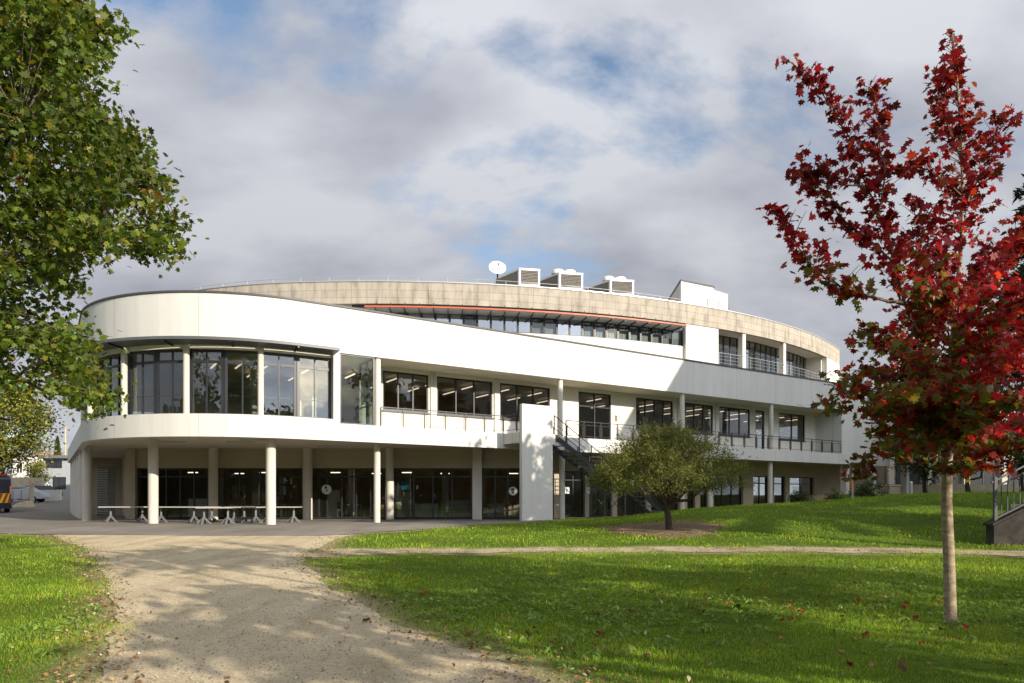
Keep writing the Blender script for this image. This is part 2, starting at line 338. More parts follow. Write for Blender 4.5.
def np_object(name, v, f, mat, parent=None, tint=None, smooth=False, fattr=None):
    me = bpy.data.meshes.new(name)
    o0 = root_loc(parent) if parent is not None else Vector((0, 0, 0))
    v = (v - np.array(o0)).astype(np.float32); f = f.astype(np.int32); k = f.shape[1]
    me.vertices.add(len(v)); me.vertices.foreach_set('co', v.ravel())
    me.loops.add(f.size); me.loops.foreach_set('vertex_index', f.ravel())
    me.polygons.add(len(f)); me.polygons.foreach_set('loop_start', np.arange(0, f.size, k, dtype=np.int32))
    me.polygons.foreach_set('use_smooth', np.full(len(f), smooth))
    if tint is not None:
        a = me.attributes.new('tint', 'FLOAT_COLOR', 'POINT'); c = np.ones((len(v), 4), np.float32); c[:, :3] = tint; a.data.foreach_set('color', c.ravel())
    if fattr:
        for n_, arr in fattr.items():
            a = me.attributes.new(n_, 'FLOAT', 'POINT'); a.data.foreach_set('value', arr.astype(np.float32))
    me.update(calc_edges=True)
    me.materials.append(MAT[mat])
    o = bpy.data.objects.new(name, me); col.objects.link(o)
    if parent is not None: o.parent = parent
    return o
def sstep(x): x = np.clip(x, 0, 1); return x * x * (3 - 2 * x)

# leaf templates: (verts, tris)
def maple_template():
    ang = [-90, -60, -28, 0, 22, 45, 68, 90]
    rad = [0.20, 0.52, 0.44, 0.88, 0.56, 0.84, 0.56, 1.0]
    out = []
    for a, r in zip(ang, rad): out.append((r * math.cos(R(a)), r * math.sin(R(a))))
    left = [(-x, y) for x, y in out[1:-1]][::-1]
    pts = out + left
    vs = [(0, 0, 0.0)] + [(x * 0.5, y * 0.5, -0.10 * (x * x + 0.5 * y * y) + 0.05 * abs(x)) for x, y in pts]
    n = len(pts); fs = [(0, 1 + i, 1 + (i + 1) % n) for i in range(n)]
    return np.array(vs), np.array(fs)
def oval_template(w=0.5):
    vs = [(0, -0.5, 0), (w / 2, -0.1, 0.05), (w * 0.36, 0.25, 0.03), (0, 0.55, -0.08), (-w * 0.36, 0.25, 0.03), (-w / 2, -0.1, 0.05)]
    return np.array(vs), np.array([(0, 1, 5), (1, 2, 5), (2, 4, 5), (2, 3, 4)])
MAPLE, OVAL, LANCE = maple_template(), oval_template(0.6), oval_template(0.34)
def leaves(pos, size, tmpl, upbias=0.8, droop=0.4, out_from=None, r=rng):
    N = len(pos); tv, tf = tmpl
    n = r.normal(size=(N, 3)); n /= np.linalg.norm(n, axis=1)[:, None]; n[:, 2] += upbias; n /= np.linalg.norm(n, axis=1)[:, None]
    t = r.normal(size=(N, 3)); t[:, 2] -= droop
    if out_from is not None:
        o = pos - np.array(out_from); o /= np.linalg.norm(o, axis=1)[:, None] + 1e-6; t += 0.9 * o
    t -= n * np.sum(t * n, axis=1)[:, None]; t /= np.linalg.norm(t, axis=1)[:, None] + 1e-6
    b = np.cross(t, n); s = np.asarray(size)[:, None, None]; cz_ = r.uniform(-.8, 3.2, (N, 1, 1)); wx_ = r.uniform(.72, 1.1, (N, 1, 1))
    v = pos[:, None, :] + s * (wx_ * tv[None, :, 0:1] * b[:, None, :] + tv[None, :, 1:2] * t[:, None, :] + cz_ * tv[None, :, 2:3] * n[:, None, :])
    f = tf[None] + (np.arange(N) * len(tv))[:, None, None]
    return v.reshape(-1, 3), f.reshape(-1, 3), len(tv)
def pick_tint(N, cols, probs, jitter=0.25, r=rng):
    c = np.array(cols)[r.choice(len(cols), N, p=np.array(probs) / sum(probs))]
    return c * (1 + jitter * r.normal(size=(N, 1))).clip(0.4, 1.8)

# ------------------------------------------------------------------ ground
def facade_y(x): return 35.87 + 0.64 * np.asarray(x)
HCX = [-8, -4, 0, 2.3, 5.2, 6.7, 9.1, 12, 16.3, 20.6, 24, 60]
HCY = [0, 0, 0.03, .11, .22, .38, .67, .85, 1.08, 1.40, 1.46, 1.6]
def zt(x, y):
    x = np.asarray(x, float); y = np.asarray(y, float)
    base = np.interp(y, [-1e4, 8, 20, 29, 1e4], [-.4, -.4, -.28, 0, 0])
    hc = np.interp(x, HCX, HCY)
    w = sstep((y - 20.5) / 12.5)
    yend = np.maximum(facade_y(x) - 0.8, 36.0)
    down = 1 - sstep((y - 34.0) / np.maximum(yend - 34.0, 1.0)) * sstep((24 - x) / 4.0) 
    bank = hc * w * down
    left = sstep((y - 45) / 27.0) * sstep((-20 - x) / 5.0) * 1.05
    return base + bank + left
def g(u, v):
    """pixel -> ground point (xy) by iteration"""
    Y = 20.0
    for _ in range(60):
        x = (u - 512) / F_PX * Y
        Y = 0.5 * Y + 0.5 * F_PX * (CAM_Z - float(zt(x, Y))) / (v - HOR)
    return ((u - 512) / F_PX * Y, Y)
# edges of the paths, from their outline on the ground
gl = [g(u, v) for u, v in ((50, 536), (85, 549), (101, 570), (112, 595), (115, 620), (110, 650), (92, 683))]
gr = [g(u, v) for u, v in ((326, 544), (303, 556), (307, 566), (330, 588), (372, 611), (432, 640), (502, 666), (556, 688))]
gl = [(-4.6, -60), (-4.5, 0)] + sorted(gl, key=lambda p: p[1]); gr = [(1.6, -60), (1.1, 0)] + sorted(gr, key=lambda p: p[1])
GLY, GLX = [p[1] for p in gl], [p[0] for p in gl]; GRY, GRX = [p[1] for p in gr], [p[0] for p in gr]
G_END = max(GLY[-1], 24.6)
tl = [g(u, v) for u, v in ((300, 558), (400, 554), (560, 552.5), (700, 552.5), (860, 553), (1024, 556))]
th = [g(u, v) for u, v in ((300, 549), (430, 549), (560, 548.3), (700, 547.3), (860, 548), (1024, 551))]
TLX, TLY = [p[0] for p in tl] + [40], [p[1] for p in tl] + [tl[-1][1] + 1]; THX, THY = [p[0] for p in th] + [40], [p[1] for p in th] + [th[-1][1] + 1]
al = [g(u, v) for u, v in ((-250, 534), (0, 534), (45, 535), (200, 536), (326, 536), (420, 530), (500, 524), (560, 520.5), (613, 516.8))]
ALX, ALY = [-120] + [p[0] for p in al], [al[0][1]] + [p[1] for p in al]
def wob(t, a, seed, freqs=(0.9, 2.3, 5.1, 11.0)):
    r = np.random.default_rng(seed); o = 0
    for k, fq in enumerate(freqs): o = o + a / (k + 1) * np.sin(fq * np.asarray(t) * 2 + r.uniform(0, 6.28))
    return o
def gravel_l(y): return np.interp(y, GLY, GLX) + wob(y, 0.05, 1)
def gravel_r(y): return np.interp(y, GRY, GRX) + wob(y, 0.05, 2)
def thin_lo(x): return np.interp(x, TLX, TLY) + wob(x, 0.14, 3)
def thin_hi(x): return np.interp(x, THX, THY) + wob(x, 0.14, 4)
def asph_lo(x): return np.interp(x, ALX, ALY) + wob(x, 0.02, 5)
def bare_dist(x, y):
    """signed distance-like value: negative on a path, positive on the lawn"""
    x = np.asarray(x, float); y = np.asarray(y, float)
    d1 = np.maximum(gravel_l(y) - x, x - gravel_r(y)); d1 = np.where(y > G_END, 99, d1)
    d2 = np.maximum(thin_lo(x) - y, y - thin_hi(x)); d2 = np.where(x < TLX[0], 99, d2)
    d3 = np.where(x < al[-1][0] + 0.3, asph_lo(x) - y, 99)
    d3 = np.where((x >= al[-1][0] + 0.3), facade_y(x) - 0.3 - y, d3)
    return np.minimum(np.minimum(d1, d2), d3)
def grid_object(name, X, Y, mat, dz=0.0, fattr=None):
    Z = zt(X, Y) + dz; v = np.stack([X, Y, Z], -1).reshape(-1, 3); a, b = X.shape
    i = np.arange(a * b).reshape(a, b); f = np.stack([i[:-1, :-1], i[:-1, 1:], i[1:, 1:], i[1:, :-1]], -1).reshape(-1, 4)
    return np_object(name, v, f, mat, smooth=True, fattr={k: q.ravel() for k, q in fattr.items()} if fattr else None)
gx = np.concatenate([[-900, -300, -120, -70], np.arange(-45, -12, 1.0), np.arange(-12, 30, 0.4), np.arange(30, 60, 1.5), [80, 140, 300, 900]])
gy = np.concatenate([[-900, -200, -60, -20, -8], np.arange(0, 38, 0.35), np.arange(38, 90, 1.2), [120, 300, 900]])
X, Y = np.meshgrid(gx, gy)
bare = np.clip(1 - bare_dist(X, Y) / 0.75, 0, 1) ** 1.3 * 0.95
tag(grid_object('ground', X, Y, 'lawn_soil', 0, {'bare': bare}), kind='structure')
yy = np.concatenate([[-60, -30, -12], np.arange(-6, G_END, 0.12)]); w = np.linspace(0, 1, 22)[None, :]
X = gravel_l(yy)[:, None] * (1 - w) + gravel_r(yy)[:, None] * w
tag(grid_object('gravel_path', X, np.repeat(yy[:, None], 22, 1), 'gravel', 0.012), kind='structure')
xx = np.arange(TLX[0] - 0.3, 33, 0.12); w = np.linspace(0, 1, 8)[:, None]
lo, hi = thin_lo(xx), np.maximum(thin_hi(xx), thin_lo(xx) + 0.05)
tag(grid_object('footpath', np.repeat(xx[None, :], 8, 0), lo[None] * (1 - w) + hi[None] * w, 'trodden_earth', 0.016), kind='structure')
xx = np.concatenate([np.arange(-120, -40, 8), np.arange(-40, al[-1][0] + 0.3, 0.4)]); w = np.linspace(0, 1, 90)[:, None]
tag(grid_object('asphalt_forecourt', np.repeat(xx[None, :], 90, 0), asph_lo(xx)[None] * (1 - w) + 74.0 * w, 'asphalt', 0.022), kind='structure')

# ------------------------------------------------------------------ main building
T0 = Vector((-9.29, 29.88)); D = Vector((0.842, 0.539)); NN = Vector((0.539, -0.842)); ARC_R = 8.0; A_END = R(88.2); ARC_L = ARC_R * A_END
ARC_C = T0 - NN * ARC_R
def P(s, t):
    """plan of the facade: s along it (straight for s > 0, rounded corner, then the left side), t outwards"""
    if s >= 0: return T0 + D * s + NN * t
    if s > -ARC_L:
        a = -s / ARC_R; nrm = NN * math.cos(a) - D * math.sin(a)
        return ARC_C + nrm * (ARC_R + t)
    k = -ARC_L - s; nrm = NN * math.cos(A_END) - D * math.sin(A_END)
    return ARC_C + nrm * (ARC_R + t) - (D * math.cos(A_END) + NN * math.sin(A_END)) * k
def su(u, t=0.0):
    k = (u - 512) / F_PX; bx, by = T0.x + t * NN.x, T0.y + t * NN.y
    return (k * by - bx) / (D.x - k * D.y)
def s_any(u, t=0.0):
    """arc-length of the facade seen at column u (also on the rounded corner)"""
    best = None
    for i in range(2000):
        s = -ARC_L + i * (ARC_L + 45) / 2000; p = P(s, t); e = abs(512 + F_PX * p.x / p.y - u)
        if best is None or e < best[0]: best = (e, s)
    return best[1]
def srange(a, b, step=0.35):
    n = max(2, int(abs(b - a) / step) + 1); return [a + (b - a) * i / (n - 1) for i in range(n)]
S_L, S_R = -ARC_L - 22, su(890)
Z_SB, Z_DRUM, Z_DECK, Z_BB, Z_BT = 3.78, 4.74, 4.56, 7.75, 9.80
S_STEP = su(340)
B = empty('curved_building', (0, 40, 0), 'white school building with rounded glazed corner, white parapet band and round concrete upper storey', 'building')
full = srange(S_L, 0, 0.35) + srange(0.5, S_R, 1.0)
drum = [s for s in srange(S_L, S_STEP, 0.35)]
MB().sweep(P, drum, [(0, Z_SB), (0, Z_DRUM), (-.3, Z_DRUM), (-.3, Z_SB)]).build('fascia', 'white_render', B, True)
MB().sweep(P, srange(S_STEP, S_R, 1.0), [(0, Z_SB), (0, Z_DECK), (-.3, Z_DECK), (-.3, Z_SB)]).build('fascia', 'white_render', B, True)
MB().sweep(P, full, [(0, Z_BB), (0, Z_BT), (-.3, Z_BT), (-.3, Z_BB)]).build('parapet_band', 'white_render', B, True)
MB().sweep(P, full, [(.05, Z_BT + .002), (.05, Z_BT + .085), (-.42, Z_BT + .085), (-.42, Z_BT + .002)]).build('coping', 'coping_metal', B, True)
def outline(t, sl_=S_L, sr=S_R): return [P(s, t) for s in srange(sl_, 0, 0.6) + srange(1, sr, 3)] + [P(sr, -24)]
op = outline(-.29)
MB().prism(op, 3.93, 4.50).build('floor_slab', 'soffit_paint', B)
MB().prism(op, 7.80, 8.20).build('upper_floor_slab', 'soffit_paint', B)
MB().prism(outline(-.29), 9.0, 9.2).build('roof', 'roof_gravel', B)
inner = [P(s, -.5) for s in srange(-ARC_L - 3, 0, 0.6)] + [P(s, -2.3) for s in (S_STEP + .3, 20, 44)] + [P(44, -22), P(0, -22)]
MB().prism(inner, 4.503, 4.56).build('interior_floor', 'interior_floor', B)
# interior walls behind the glass
MB().bar(P(-6.5, -11), P(44, -11), .3, 4.565, 7.795).build('interior_wall', 'interior_wall', B)
MB().bar((-26, 46), (4, 46), .3, 0.03, 3.925).bar((4.2, 46), P(44, -11), .3, 0.03, 3.925).build('interior_wall', 'interior_wall', B)
MB().prism([(-21, 38.1), (0.9, 38.1), P(14, -3.4), P(43, -3.4), P(43, -11), (4, 46), (-25.5, 46)], -0.05, 0.055).build('interior_floor', 'interior_floor', B)

def bay(A, Bp, z0, z1, nv, transoms=(), glass='glass', frame='dark_frame', w=0.07, name='window', slim=None):
    """glazed opening between two plan points: frame with mullions and transoms, its pane as a child"""
    A = Vector(A[:2]); Bp = Vector(Bp[:2]); d = Bp - A; L_ = d.length; d.normalize(); m = MB(); dep = 0.10
    m.bar(A, Bp, dep, z0, z0 + w).bar(A, Bp, dep, z1 - w, z1)
    for i in range(nv + 1):
        ww = w if (i in (0, nv) or slim is None or i % 2 == 0) else slim
        x = ww / 2 + (L_ - ww) * i / nv; c = A + d * x
        m.bar(c - d * ww / 2, c + d * ww / 2, dep - .01, z0 + w, z1 - w)
    for tz in transoms:
        for i in range(nv):
            a = A + d * (L_ * i / nv + w / 2 + .004); b = A + d * (L_ * (i + 1) / nv - w / 2 - .004)
            m.bar(a, b, dep - .03, tz - w / 2, tz + w / 2)
    f = m.build(name, frame, B)
    q = MB(); e = .012; q.bar(A + d * e, Bp - d * e, 0.012, z0 + e, z1 - e)
    q.build('pane', glass, f)
    return f
# --- rounded corner, first floor
cols_u = [124, 186, 261]
cs = [s_any(u, -.16) for u in cols_u]; s_end = su(333, -.3); step = cs[1] - cs[0]
edges = [cs[0] - step, cs[0], cs[1], cs[2], s_end]
edges = [edges[0] - 3.3, edges[0]] + edges[1:]
for i in range(len(edges) - 1):
    a, b = edges[i], edges[i + 1]; mid = (a + b) / 2
    for p, q in ((a, mid), (mid, b)):
        bay(P(p + .01, -.42), P(q - .01, -.42), Z_DRUM - .04, 7.52, 2, (7.0,), w=0.115, slim=0.05, glass='corner_glass')
MB().sweep(P, srange(edges[0], s_end, .35), [(-.30, 7.52), (-.30, 7.747), (-.50, 7.747), (-.50, 7.52)]).build('head_panel', 'cream_wall', B, True)
MB().sweep(P, srange(edges[0], s_end - .2, .35), [(-.62, 5.58), (-.62, 5.62), (-.66, 5.62), (-.66, 5.58)]).build('inner_rail', 'dark_frame', B)
for s in [edges[0], edges[1]] + cs:
    c = P(s, -.17); MB().tube([(c.x, c.y, Z_DRUM + .004), (c.x, c.y, Z_BB - .004)], .13, 14).build('column', 'column_concrete', B, True)
# grey awning round the corner
cano = srange(-ARC_L + 1.2, su(337, .4), .35)
MB().sweep(P, cano, [(.02, 7.615), (.80, 7.68), (.80, 7.80), (.02, 7.735)]).build('awning', 'canopy_panel', B, True)
for s in cano[3::7]:
    a, b = P(s, .03), P(s, .74); MB().beam((a.x, a.y, 7.575), (b.x, b.y, 7.64), .07, .05).build('awning_bracket', 'dark_frame', B)
# white pier, glass box, column
m = MB()
def lbox(m, s0, s1, t0, t1, z0, z1): return m.hexa([P(s0, t0), P(s1, t0), P(s1, t1), P(s0, t1)], z0, z1)
s0, s1 = su(333.5, -.02), su(340, -.02)
lbox(MB(), s0, s1, -.6, -.02, Z_DRUM + .003, Z_BB - .003).build('pier', 'white_render', B)
bay(P(s1 + .01, -.12), P(su(374, -.12), -.12), Z_DECK + .003, Z_BB - .005, 1, (), glass='clear_glass', w=0.06)
bay(P(su(374, -.12) + .06, -.2), P(su(374, -.12) + .06, -2.18), Z_DECK + .003, Z_BB - .005, 2, (5.6,), glass='clear_glass', w=0.06)
lbox(MB(), s1 - .3, s1 - .1, -2.6, -.62, Z_DECK + .003, 7.79).build('interior_wall', 'cream_wall', B)
lbox(MB(), s1 - .09, su(374) - .3, -4.2, -4.0, Z_DECK + .003, 7.79).build('interior_wall', 'cream_wall', B)
for u in (377.5, 560, 682, 771):
    c = P(su(u, -.25), -.25); MB().tube([(c.x, c.y, Z_DECK + .003), (c.x, c.y, Z_BB - .003)], .155, 14).build('column', 'column_concrete', B, True)
# --- recessed first floor wall with windows
TW = -2.2
ops = [('window', 382.5, 428.5, 5.62, 3), ('window', 437, 492.5, 5.62, 3), ('window', 500, 550, 5.62, 3), ('door', 578.5, 611, 4.60, 2),
       ('window', 636, 673, 5.62, 4), ('window', 685, 713, 5.62, 3), ('window', 719.5, 750, 5.62, 3), ('door', 755.5, 764.5, 4.60, 1), ('window', 779, 805, 5.62, 2)]
m = MB(); prev = su(379, TW); z_head = 7.60
for nm, ua, ub, zs, nv in ops:
    a, b = su(ua, TW), su(ub, TW)
    lbox(m, prev, a, TW - .25, TW, Z_DECK, 7.795)
    if zs > 4.7: lbox(m, a, b, TW - .25, TW, Z_DECK, zs)
    lbox(m, a, b, TW - .25, TW, z_head, 7.795)
    f = bay(P(a + .004, TW - .08), P(b - .004, TW - .08), zs + .003, z_head - .003, nv, ((6.75,) if nm == 'door' else ()), name=nm, w=0.075, frame='dark_frame')
    if zs > 4.7: lbox(MB(), a - .03, b + .03, TW + .003, TW + .06, zs - .09, zs - .012).build('sill', 'dark_frame', f)
    prev = b
lbox(m, prev, su(820, TW), TW - .25, TW, Z_DECK, 7.795)
m.build('wall', 'cream_wall', B)
for u in (433, 496.5, 679, 716.5, 770):
    s = su(u, TW); lbox(MB(), s - .17, s + .17, TW + .004, TW + .09, Z_DECK, 7.795).build('pilaster', 'white_render', B)
lbox(MB(), su(820, TW) + .003, su(820, TW) + .25, TW - 2, -.4, Z_DECK + .003, 7.795).build('wall', 'cream_wall', B)
s0 = su(842); lbox(MB(), s0, S_R - .05, -.29, -.02, Z_DECK + .003, Z_BB - .003).build('wall', 'white_render', B)
lbox(MB(), s0, s0 + .2, -2.3, -.3, Z_DECK + .003, Z_BB - .003).build('wall', 'white_render', B)
# notice beside the balcony door
s = su(616, TW); lbox(MB(), s - .10, s + .10, TW + .005, TW + .02, 5.98, 6.34).build('notice', 'notice_board', B)
# lights under the balcony ceiling
for u in (453, 505, 596, 715, 805):
    s = su(u, -1.1); lbox(MB(), s - .75, s + .75, -1.2, -1.06, 7.86, 7.795).build('ceiling_light', 'light_metal', B)
# strip lamps inside the rooms
for i in range(21):
    s = -5.5 + i * 2.35
    for t in (-3.9, -6.3):
        if s < 0 and t < -5: s_ = s * 0.5
        else: s_ = s
        a = P(s_, t); a = Vector((a.x, a.y, 7.60)); b = a - Vector((NN.x, NN.y, 0)) * 1.45
        MB().beam(a, b, .07, .05).build('strip_lamp', 'lamp_tube', B)
for k in range(5):
    c = P(-9 + k * 3.4, -4.6); MB().tube([(c.x, c.y, 4.57), (c.x, c.y, 7.795)], .17, 12).build('column', 'column_concrete', B, True)
# --- balcony railings
def railing(m, pts, z0, h, spacing=1.15, frames=True):
    for A, Bp in zip(pts[:-1], pts[1:]):
        A = Vector(A); Bp = Vector(Bp); L_ = (Bp - A).length; n = max(1, round(L_ / spacing)); d = (Bp - A) / n
        m.bar(A, Bp, .045, z0 + h - .04, z0 + h)
        for i in range(n + 1):
            c = A + d * i; m.box((c.x, c.y, z0 + h / 2 - .02), (.05, .05, h - .045), math.atan2(d.y, d.x))
        for i in range(n):
            if frames:
                a = A + d * (i + .08); b = A + d * (i + .92)
                for zz_ in (.10, h * .78): m.bar(a, b, .022, z0 + zz_, z0 + zz_ + .025)
                for q in (a, b): m.box((q.x, q.y, z0 + h * .45), (.022, .022, h * .64), math.atan2(d.y, d.x))
            else:
                for k in range(1, 4): m.bar(A + d * i, A + d * (i + 1), .018, z0 + h * k / 4, z0 + h * k / 4 + .02)
    return m
s_a, s_b, s_c = su(381, -.08), su(503, -.08), su(521, 1.0)
s_p0, s_p1 = su(520, 1.5), su(551, 1.5)
railing(MB(), [P(s_a, -.08), P(s_b, -.08), P(s_b, 1.25), P(s_p0 + .2, 1.25)], Z_DECK, 0.92).build('railing', 'dark_frame', B)
s_d = s_p1 + .35; s_st_end = su(600, -.08)
railing(MB(), [P(su(566, -.08), -.08), P(su(842, -.08) - .05, -.08)], Z_DECK, 0.95, 1.25).build('railing', 'dark_frame', B)
# landing out to the stair
lbox(MB(), s_b - .02, s_d, .003, 1.40, 3.98, 4.52).build('landing', 'white_render', B)
# --- ground floor: glazed wall set back under the slab
YG = 38.0
def gx_(u): return (u - 512) / F_PX * YG
segs = [(138, 209, 5, 2), (218, 303, 4, 2), (312.5, 386, 5, 2), (394, 472, 4, 2), (482, 521, 3, 2)]
gl_w = []
for ua, ub, nv, _ in segs:
    gl_w.append(bay((gx_(ua), YG), (gx_(ub), YG), .06, 2.85, nv, (2.38,), w=0.075, frame='dark_frame'))
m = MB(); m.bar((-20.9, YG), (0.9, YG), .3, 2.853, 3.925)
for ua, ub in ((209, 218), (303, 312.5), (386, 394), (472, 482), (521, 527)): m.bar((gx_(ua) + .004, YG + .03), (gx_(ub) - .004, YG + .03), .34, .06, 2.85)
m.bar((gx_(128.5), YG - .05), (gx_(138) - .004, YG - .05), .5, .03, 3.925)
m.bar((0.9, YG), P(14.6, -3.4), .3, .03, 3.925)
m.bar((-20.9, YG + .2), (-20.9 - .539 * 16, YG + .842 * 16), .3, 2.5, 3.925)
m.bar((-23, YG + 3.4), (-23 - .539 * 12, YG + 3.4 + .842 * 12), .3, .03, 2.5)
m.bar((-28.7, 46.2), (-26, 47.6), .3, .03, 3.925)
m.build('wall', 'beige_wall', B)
for u, yy_, rr in ((213.5, 37.3, .24), (307.8, 37.3, .25), (389.8, 37.2, .22)):
    c = ((u - 512) / F_PX * yy_, yy_); MB().tube([(*c, .02), (*c, 3.925)], rr, 16).build('column', 'column_concrete', B, True)
c = ((477.3 - 512) / F_PX * 37.6, 37.6); MB().box((c[0], c[1], 1.97), (.5, .3, 3.9)).build('pier', 'column_concrete', B)
for u, yy_, rr in ((87, 36.0, .235), (153.2, 31.6, .22), (270.8, 30.4, .215), (377, 33.0, .16)):
    c = ((u - 512) / F_PX * yy_, yy_); MB().tube([(*c, -.03), (*c, 3.925)], rr, 18).build('column', 'column_concrete', B, True)
for k in range(1, 6):
    c = Vector((-22.4, 36.0)) + Vector((-.566, .824)) * 3.4 * k; MB().tube([(c.x, c.y, -.03), (c.x, c.y, 3.925)], .235, 14).build('column', 'column_concrete', B, True)
# grille screen by the left corner
c0 = at(96, 520, 41); m = MB()
for k in range(26): m.bar((c0.x, 41), (c0.x + .55, 41.3), .05, .25 + k * .105, .29 + k * .105)
m.build('grille_screen', 'light_metal', B)
MB().bar((c0.x - .02, 41.12), (c0.x + .9, 41.45), .05, .03, 3.1).build('side_door', 'dark_grille', B)
# right part of the ground floor
TG = -3.2
gops = [(563, 584, 2), (588, 611, 2), (616, 645, 3), (650, 678, 3), (686, 694, 1), (699, 707, 1), (712.5, 742, 3), (752, 768, 2), (773, 784.5, 1), (788.5, 813, 2)]
m = MB(); prev = su(553, TG)
for ua, ub, nv in gops:
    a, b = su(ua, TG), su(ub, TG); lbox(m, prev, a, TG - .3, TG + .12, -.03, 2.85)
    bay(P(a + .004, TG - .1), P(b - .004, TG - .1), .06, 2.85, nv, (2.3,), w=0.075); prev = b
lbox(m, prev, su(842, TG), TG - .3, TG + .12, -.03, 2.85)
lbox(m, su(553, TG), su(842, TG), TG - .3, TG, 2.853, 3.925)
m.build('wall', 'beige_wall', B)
for u in (562, 682, 710, 770):
    c = P(su(u, -.45), -.45); MB().tube([(c.x, c.y, -.05), (c.x, c.y, 3.925)], .165, 14).build('column', 'column_concrete', B, True)
for u in (845, 872, 905):
    s = su(u, -.35); lbox(MB(), s - .22, s + .22, -.6, -.12, -.05, 3.925).build('pier', 'column_concrete', B)
lbox(MB(), su(842, TG) + .01, S_R - .1, -7.2, -7.0, 0, 3.92).build('wall', 'beige_facade', B)
# lamps under the slab
for u, v in ((172, 442), (240, 442), (253, 440), (330, 446)):
    p = at(u, v, 684 * 2.70 / (498 - v)); MB().box((p.x, p.y, 3.905), (1.2, .16, .045), R(5)).build('ceiling_light', 'light_metal', B)
# stickers and notices on the glass
def disc(f, u, v, Yd, r, mat, name):
    p = at(u, v, Yd); n = 20; q = MB()
    vs = [(p.x + r * math.cos(2 * math.pi * k / n), Yd + y_, p.z + r * math.sin(2 * math.pi * k / n)) for y_ in (-.006, .006) for k in range(n)]
    q.add(vs, [tuple(range(n)), tuple(range(2 * n - 1, n - 1, -1))] + [(k, (k + 1) % n, n + (k + 1) % n, n + k) for k in range(n)])
    return q.build(name, mat, f)
disc(gl_w[2], 326.5, 489.5, YG - .09, .27, 'sticker_white', 'round_sticker')
MB().box((gx_(326.3), YG - .108, at(0, 487.5, YG).z), (.13, .008, .13)).box((gx_(327.3), YG - .108, at(0, 490.5, YG).z), (.07, .008, .11)).box((gx_(325.0), YG - .108, at(0, 492, YG).z), (.05, .008, .05)).build('sticker_symbol', 'dark_frame', gl_w[2])
disc(gl_w[4], 513, 491, YG - .09, .24, 'sticker_white', 'round_sticker')
MB().box((gx_(512.6), YG - .108, at(0, 489.4, YG).z), (.15, .008, .11)).box((gx_(513.2), YG - .108, at(0, 492, YG).z), (.10, .008, .10)).build('sticker_symbol', 'dark_frame', gl_w[4])
disc(gl_w[1], 240, 493.5, YG + .09, .19, 'sticker_teal', 'round_sticker')
disc(gl_w[3], 405, 485.5, YG + .09, .26, 'sticker_teal', 'round_sticker')
disc(gl_w[3], 399.5, 507, YG - .09, .11, 'sticker_green', 'round_sticker')
MB().box((gx_(265.5), YG + .12, at(0, 486.5, YG).z), (.16, .01, .26)).build('poster', 'sticker_blue', gl_w[1])
for u_, v_, w_, h_ in ((282, 480, .34, .36), (282, 490.5, .34, .48), (265.5, 481, .15, .3), (290.5, 480.5, .12, .42), (293.4, 486.5, .12, .14)):
    MB().box((gx_(u_), YG + .12, at(0, v_, YG).z), (w_, .01, h_)).build('poster', 'sticker_white', gl_w[1])
for u_ in (566.0, 587.3):
    s = su(u_, TG + .02); z = 1.2 + 7.6 * P(s, TG).y / F_PX
    f_ = lbox(MB(), s - .16, s + .17, TG + .13, TG + .14, z - .20, z + .20).build('notice', 'sticker_white', B)
    lbox(MB(), s - .06, s + .06, TG + .141, TG + .146, z - .05, z + .08).build('notice_symbol', 'sticker_green', f_)
# interior hints: tables and chairs' silhouettes behind the ground-floor glass are left to the reflections
for (x, y, h) in ((-19, 42, 1.1), (-15.5, 43, 1.5), (-12, 42, 1.0), (-7, 42.5, 1.5), (-5.2, 41.5, .8), (-3.2, 42, 1.0), (-1.2, 41, .8)):
    MB().box((x, y, .06 + h / 2), (1.5, .5, h)).build('counter', 'cream_wall', B)
for x in (-17.5, -14.4, -9.6, -4.0): MB().tube([(x, 41, .06), (x, 41, 3.92)], .2, 12).build('column', 'column_concrete', B, True)
for i in range(10):
    MB().box((-18.8 + i * 2.1, 40.3 + (i % 2) * 1.6, 2.70), (.55, .10, .05)).build('strip_lamp', 'hall_lamp', B)
def cafe_table(x, y, label):
    t = empty('cafe_table', (x, y, .056), label, 'table', 'cafe tables behind the ground floor glass')
    MB().box((x, y, .80), (1.1, .7, .04)).build('tabletop', 'table_top', t)
    for k in (-.4, .4): MB().tube([(x + k, y, .06), (x + k, y, .78)], .03, 6).build('leg', 'light_metal', t)
def cafe_chair(x, y, rz, label):
    t = empty('cafe_chair', (x, y, .056), label, 'chair', 'cafe chairs behind the ground floor glass'); ca, sa = math.cos(rz), math.sin(rz)
    def w(a, b, z): return (x + a * ca - b * sa, y + a * sa + b * ca, z)
    MB().box((x, y, .51), (.42, .42, .04), rz).build('seat', 'chair_wood', t); c = w(0, .2, .80); MB().box(c, (.42, .03, .38), rz).build('backrest', 'chair_wood', t)
    for a in (-.18, .18):
        for b in (-.18, .18): MB().tube([w(a, b, .06), w(a, b, .49 if b < 0 else .9)], .016, 6).build('leg', 'light_metal', t)
where = ['behind the second glass bay', 'behind the third glass bay', 'just right of the teal disc', 'farthest right behind the wide glass bay', 'behind the door with the white round sticker']
for (x, y), l in zip(((-13.5, 39.6), (-9.2, 39.9), (-5.0, 39.4), (-3.0, 39.6), (-0.9, 39.6)), where):
    cafe_table(x, y, 'pale cafe table seen ' + l)
    for sgn in (-1, 1): cafe_chair(x + sgn * .75, y + .1, sgn * -1.4, 'wooden chair on the %s of the table %s' % ('left' if sgn < 0 else 'right', l))
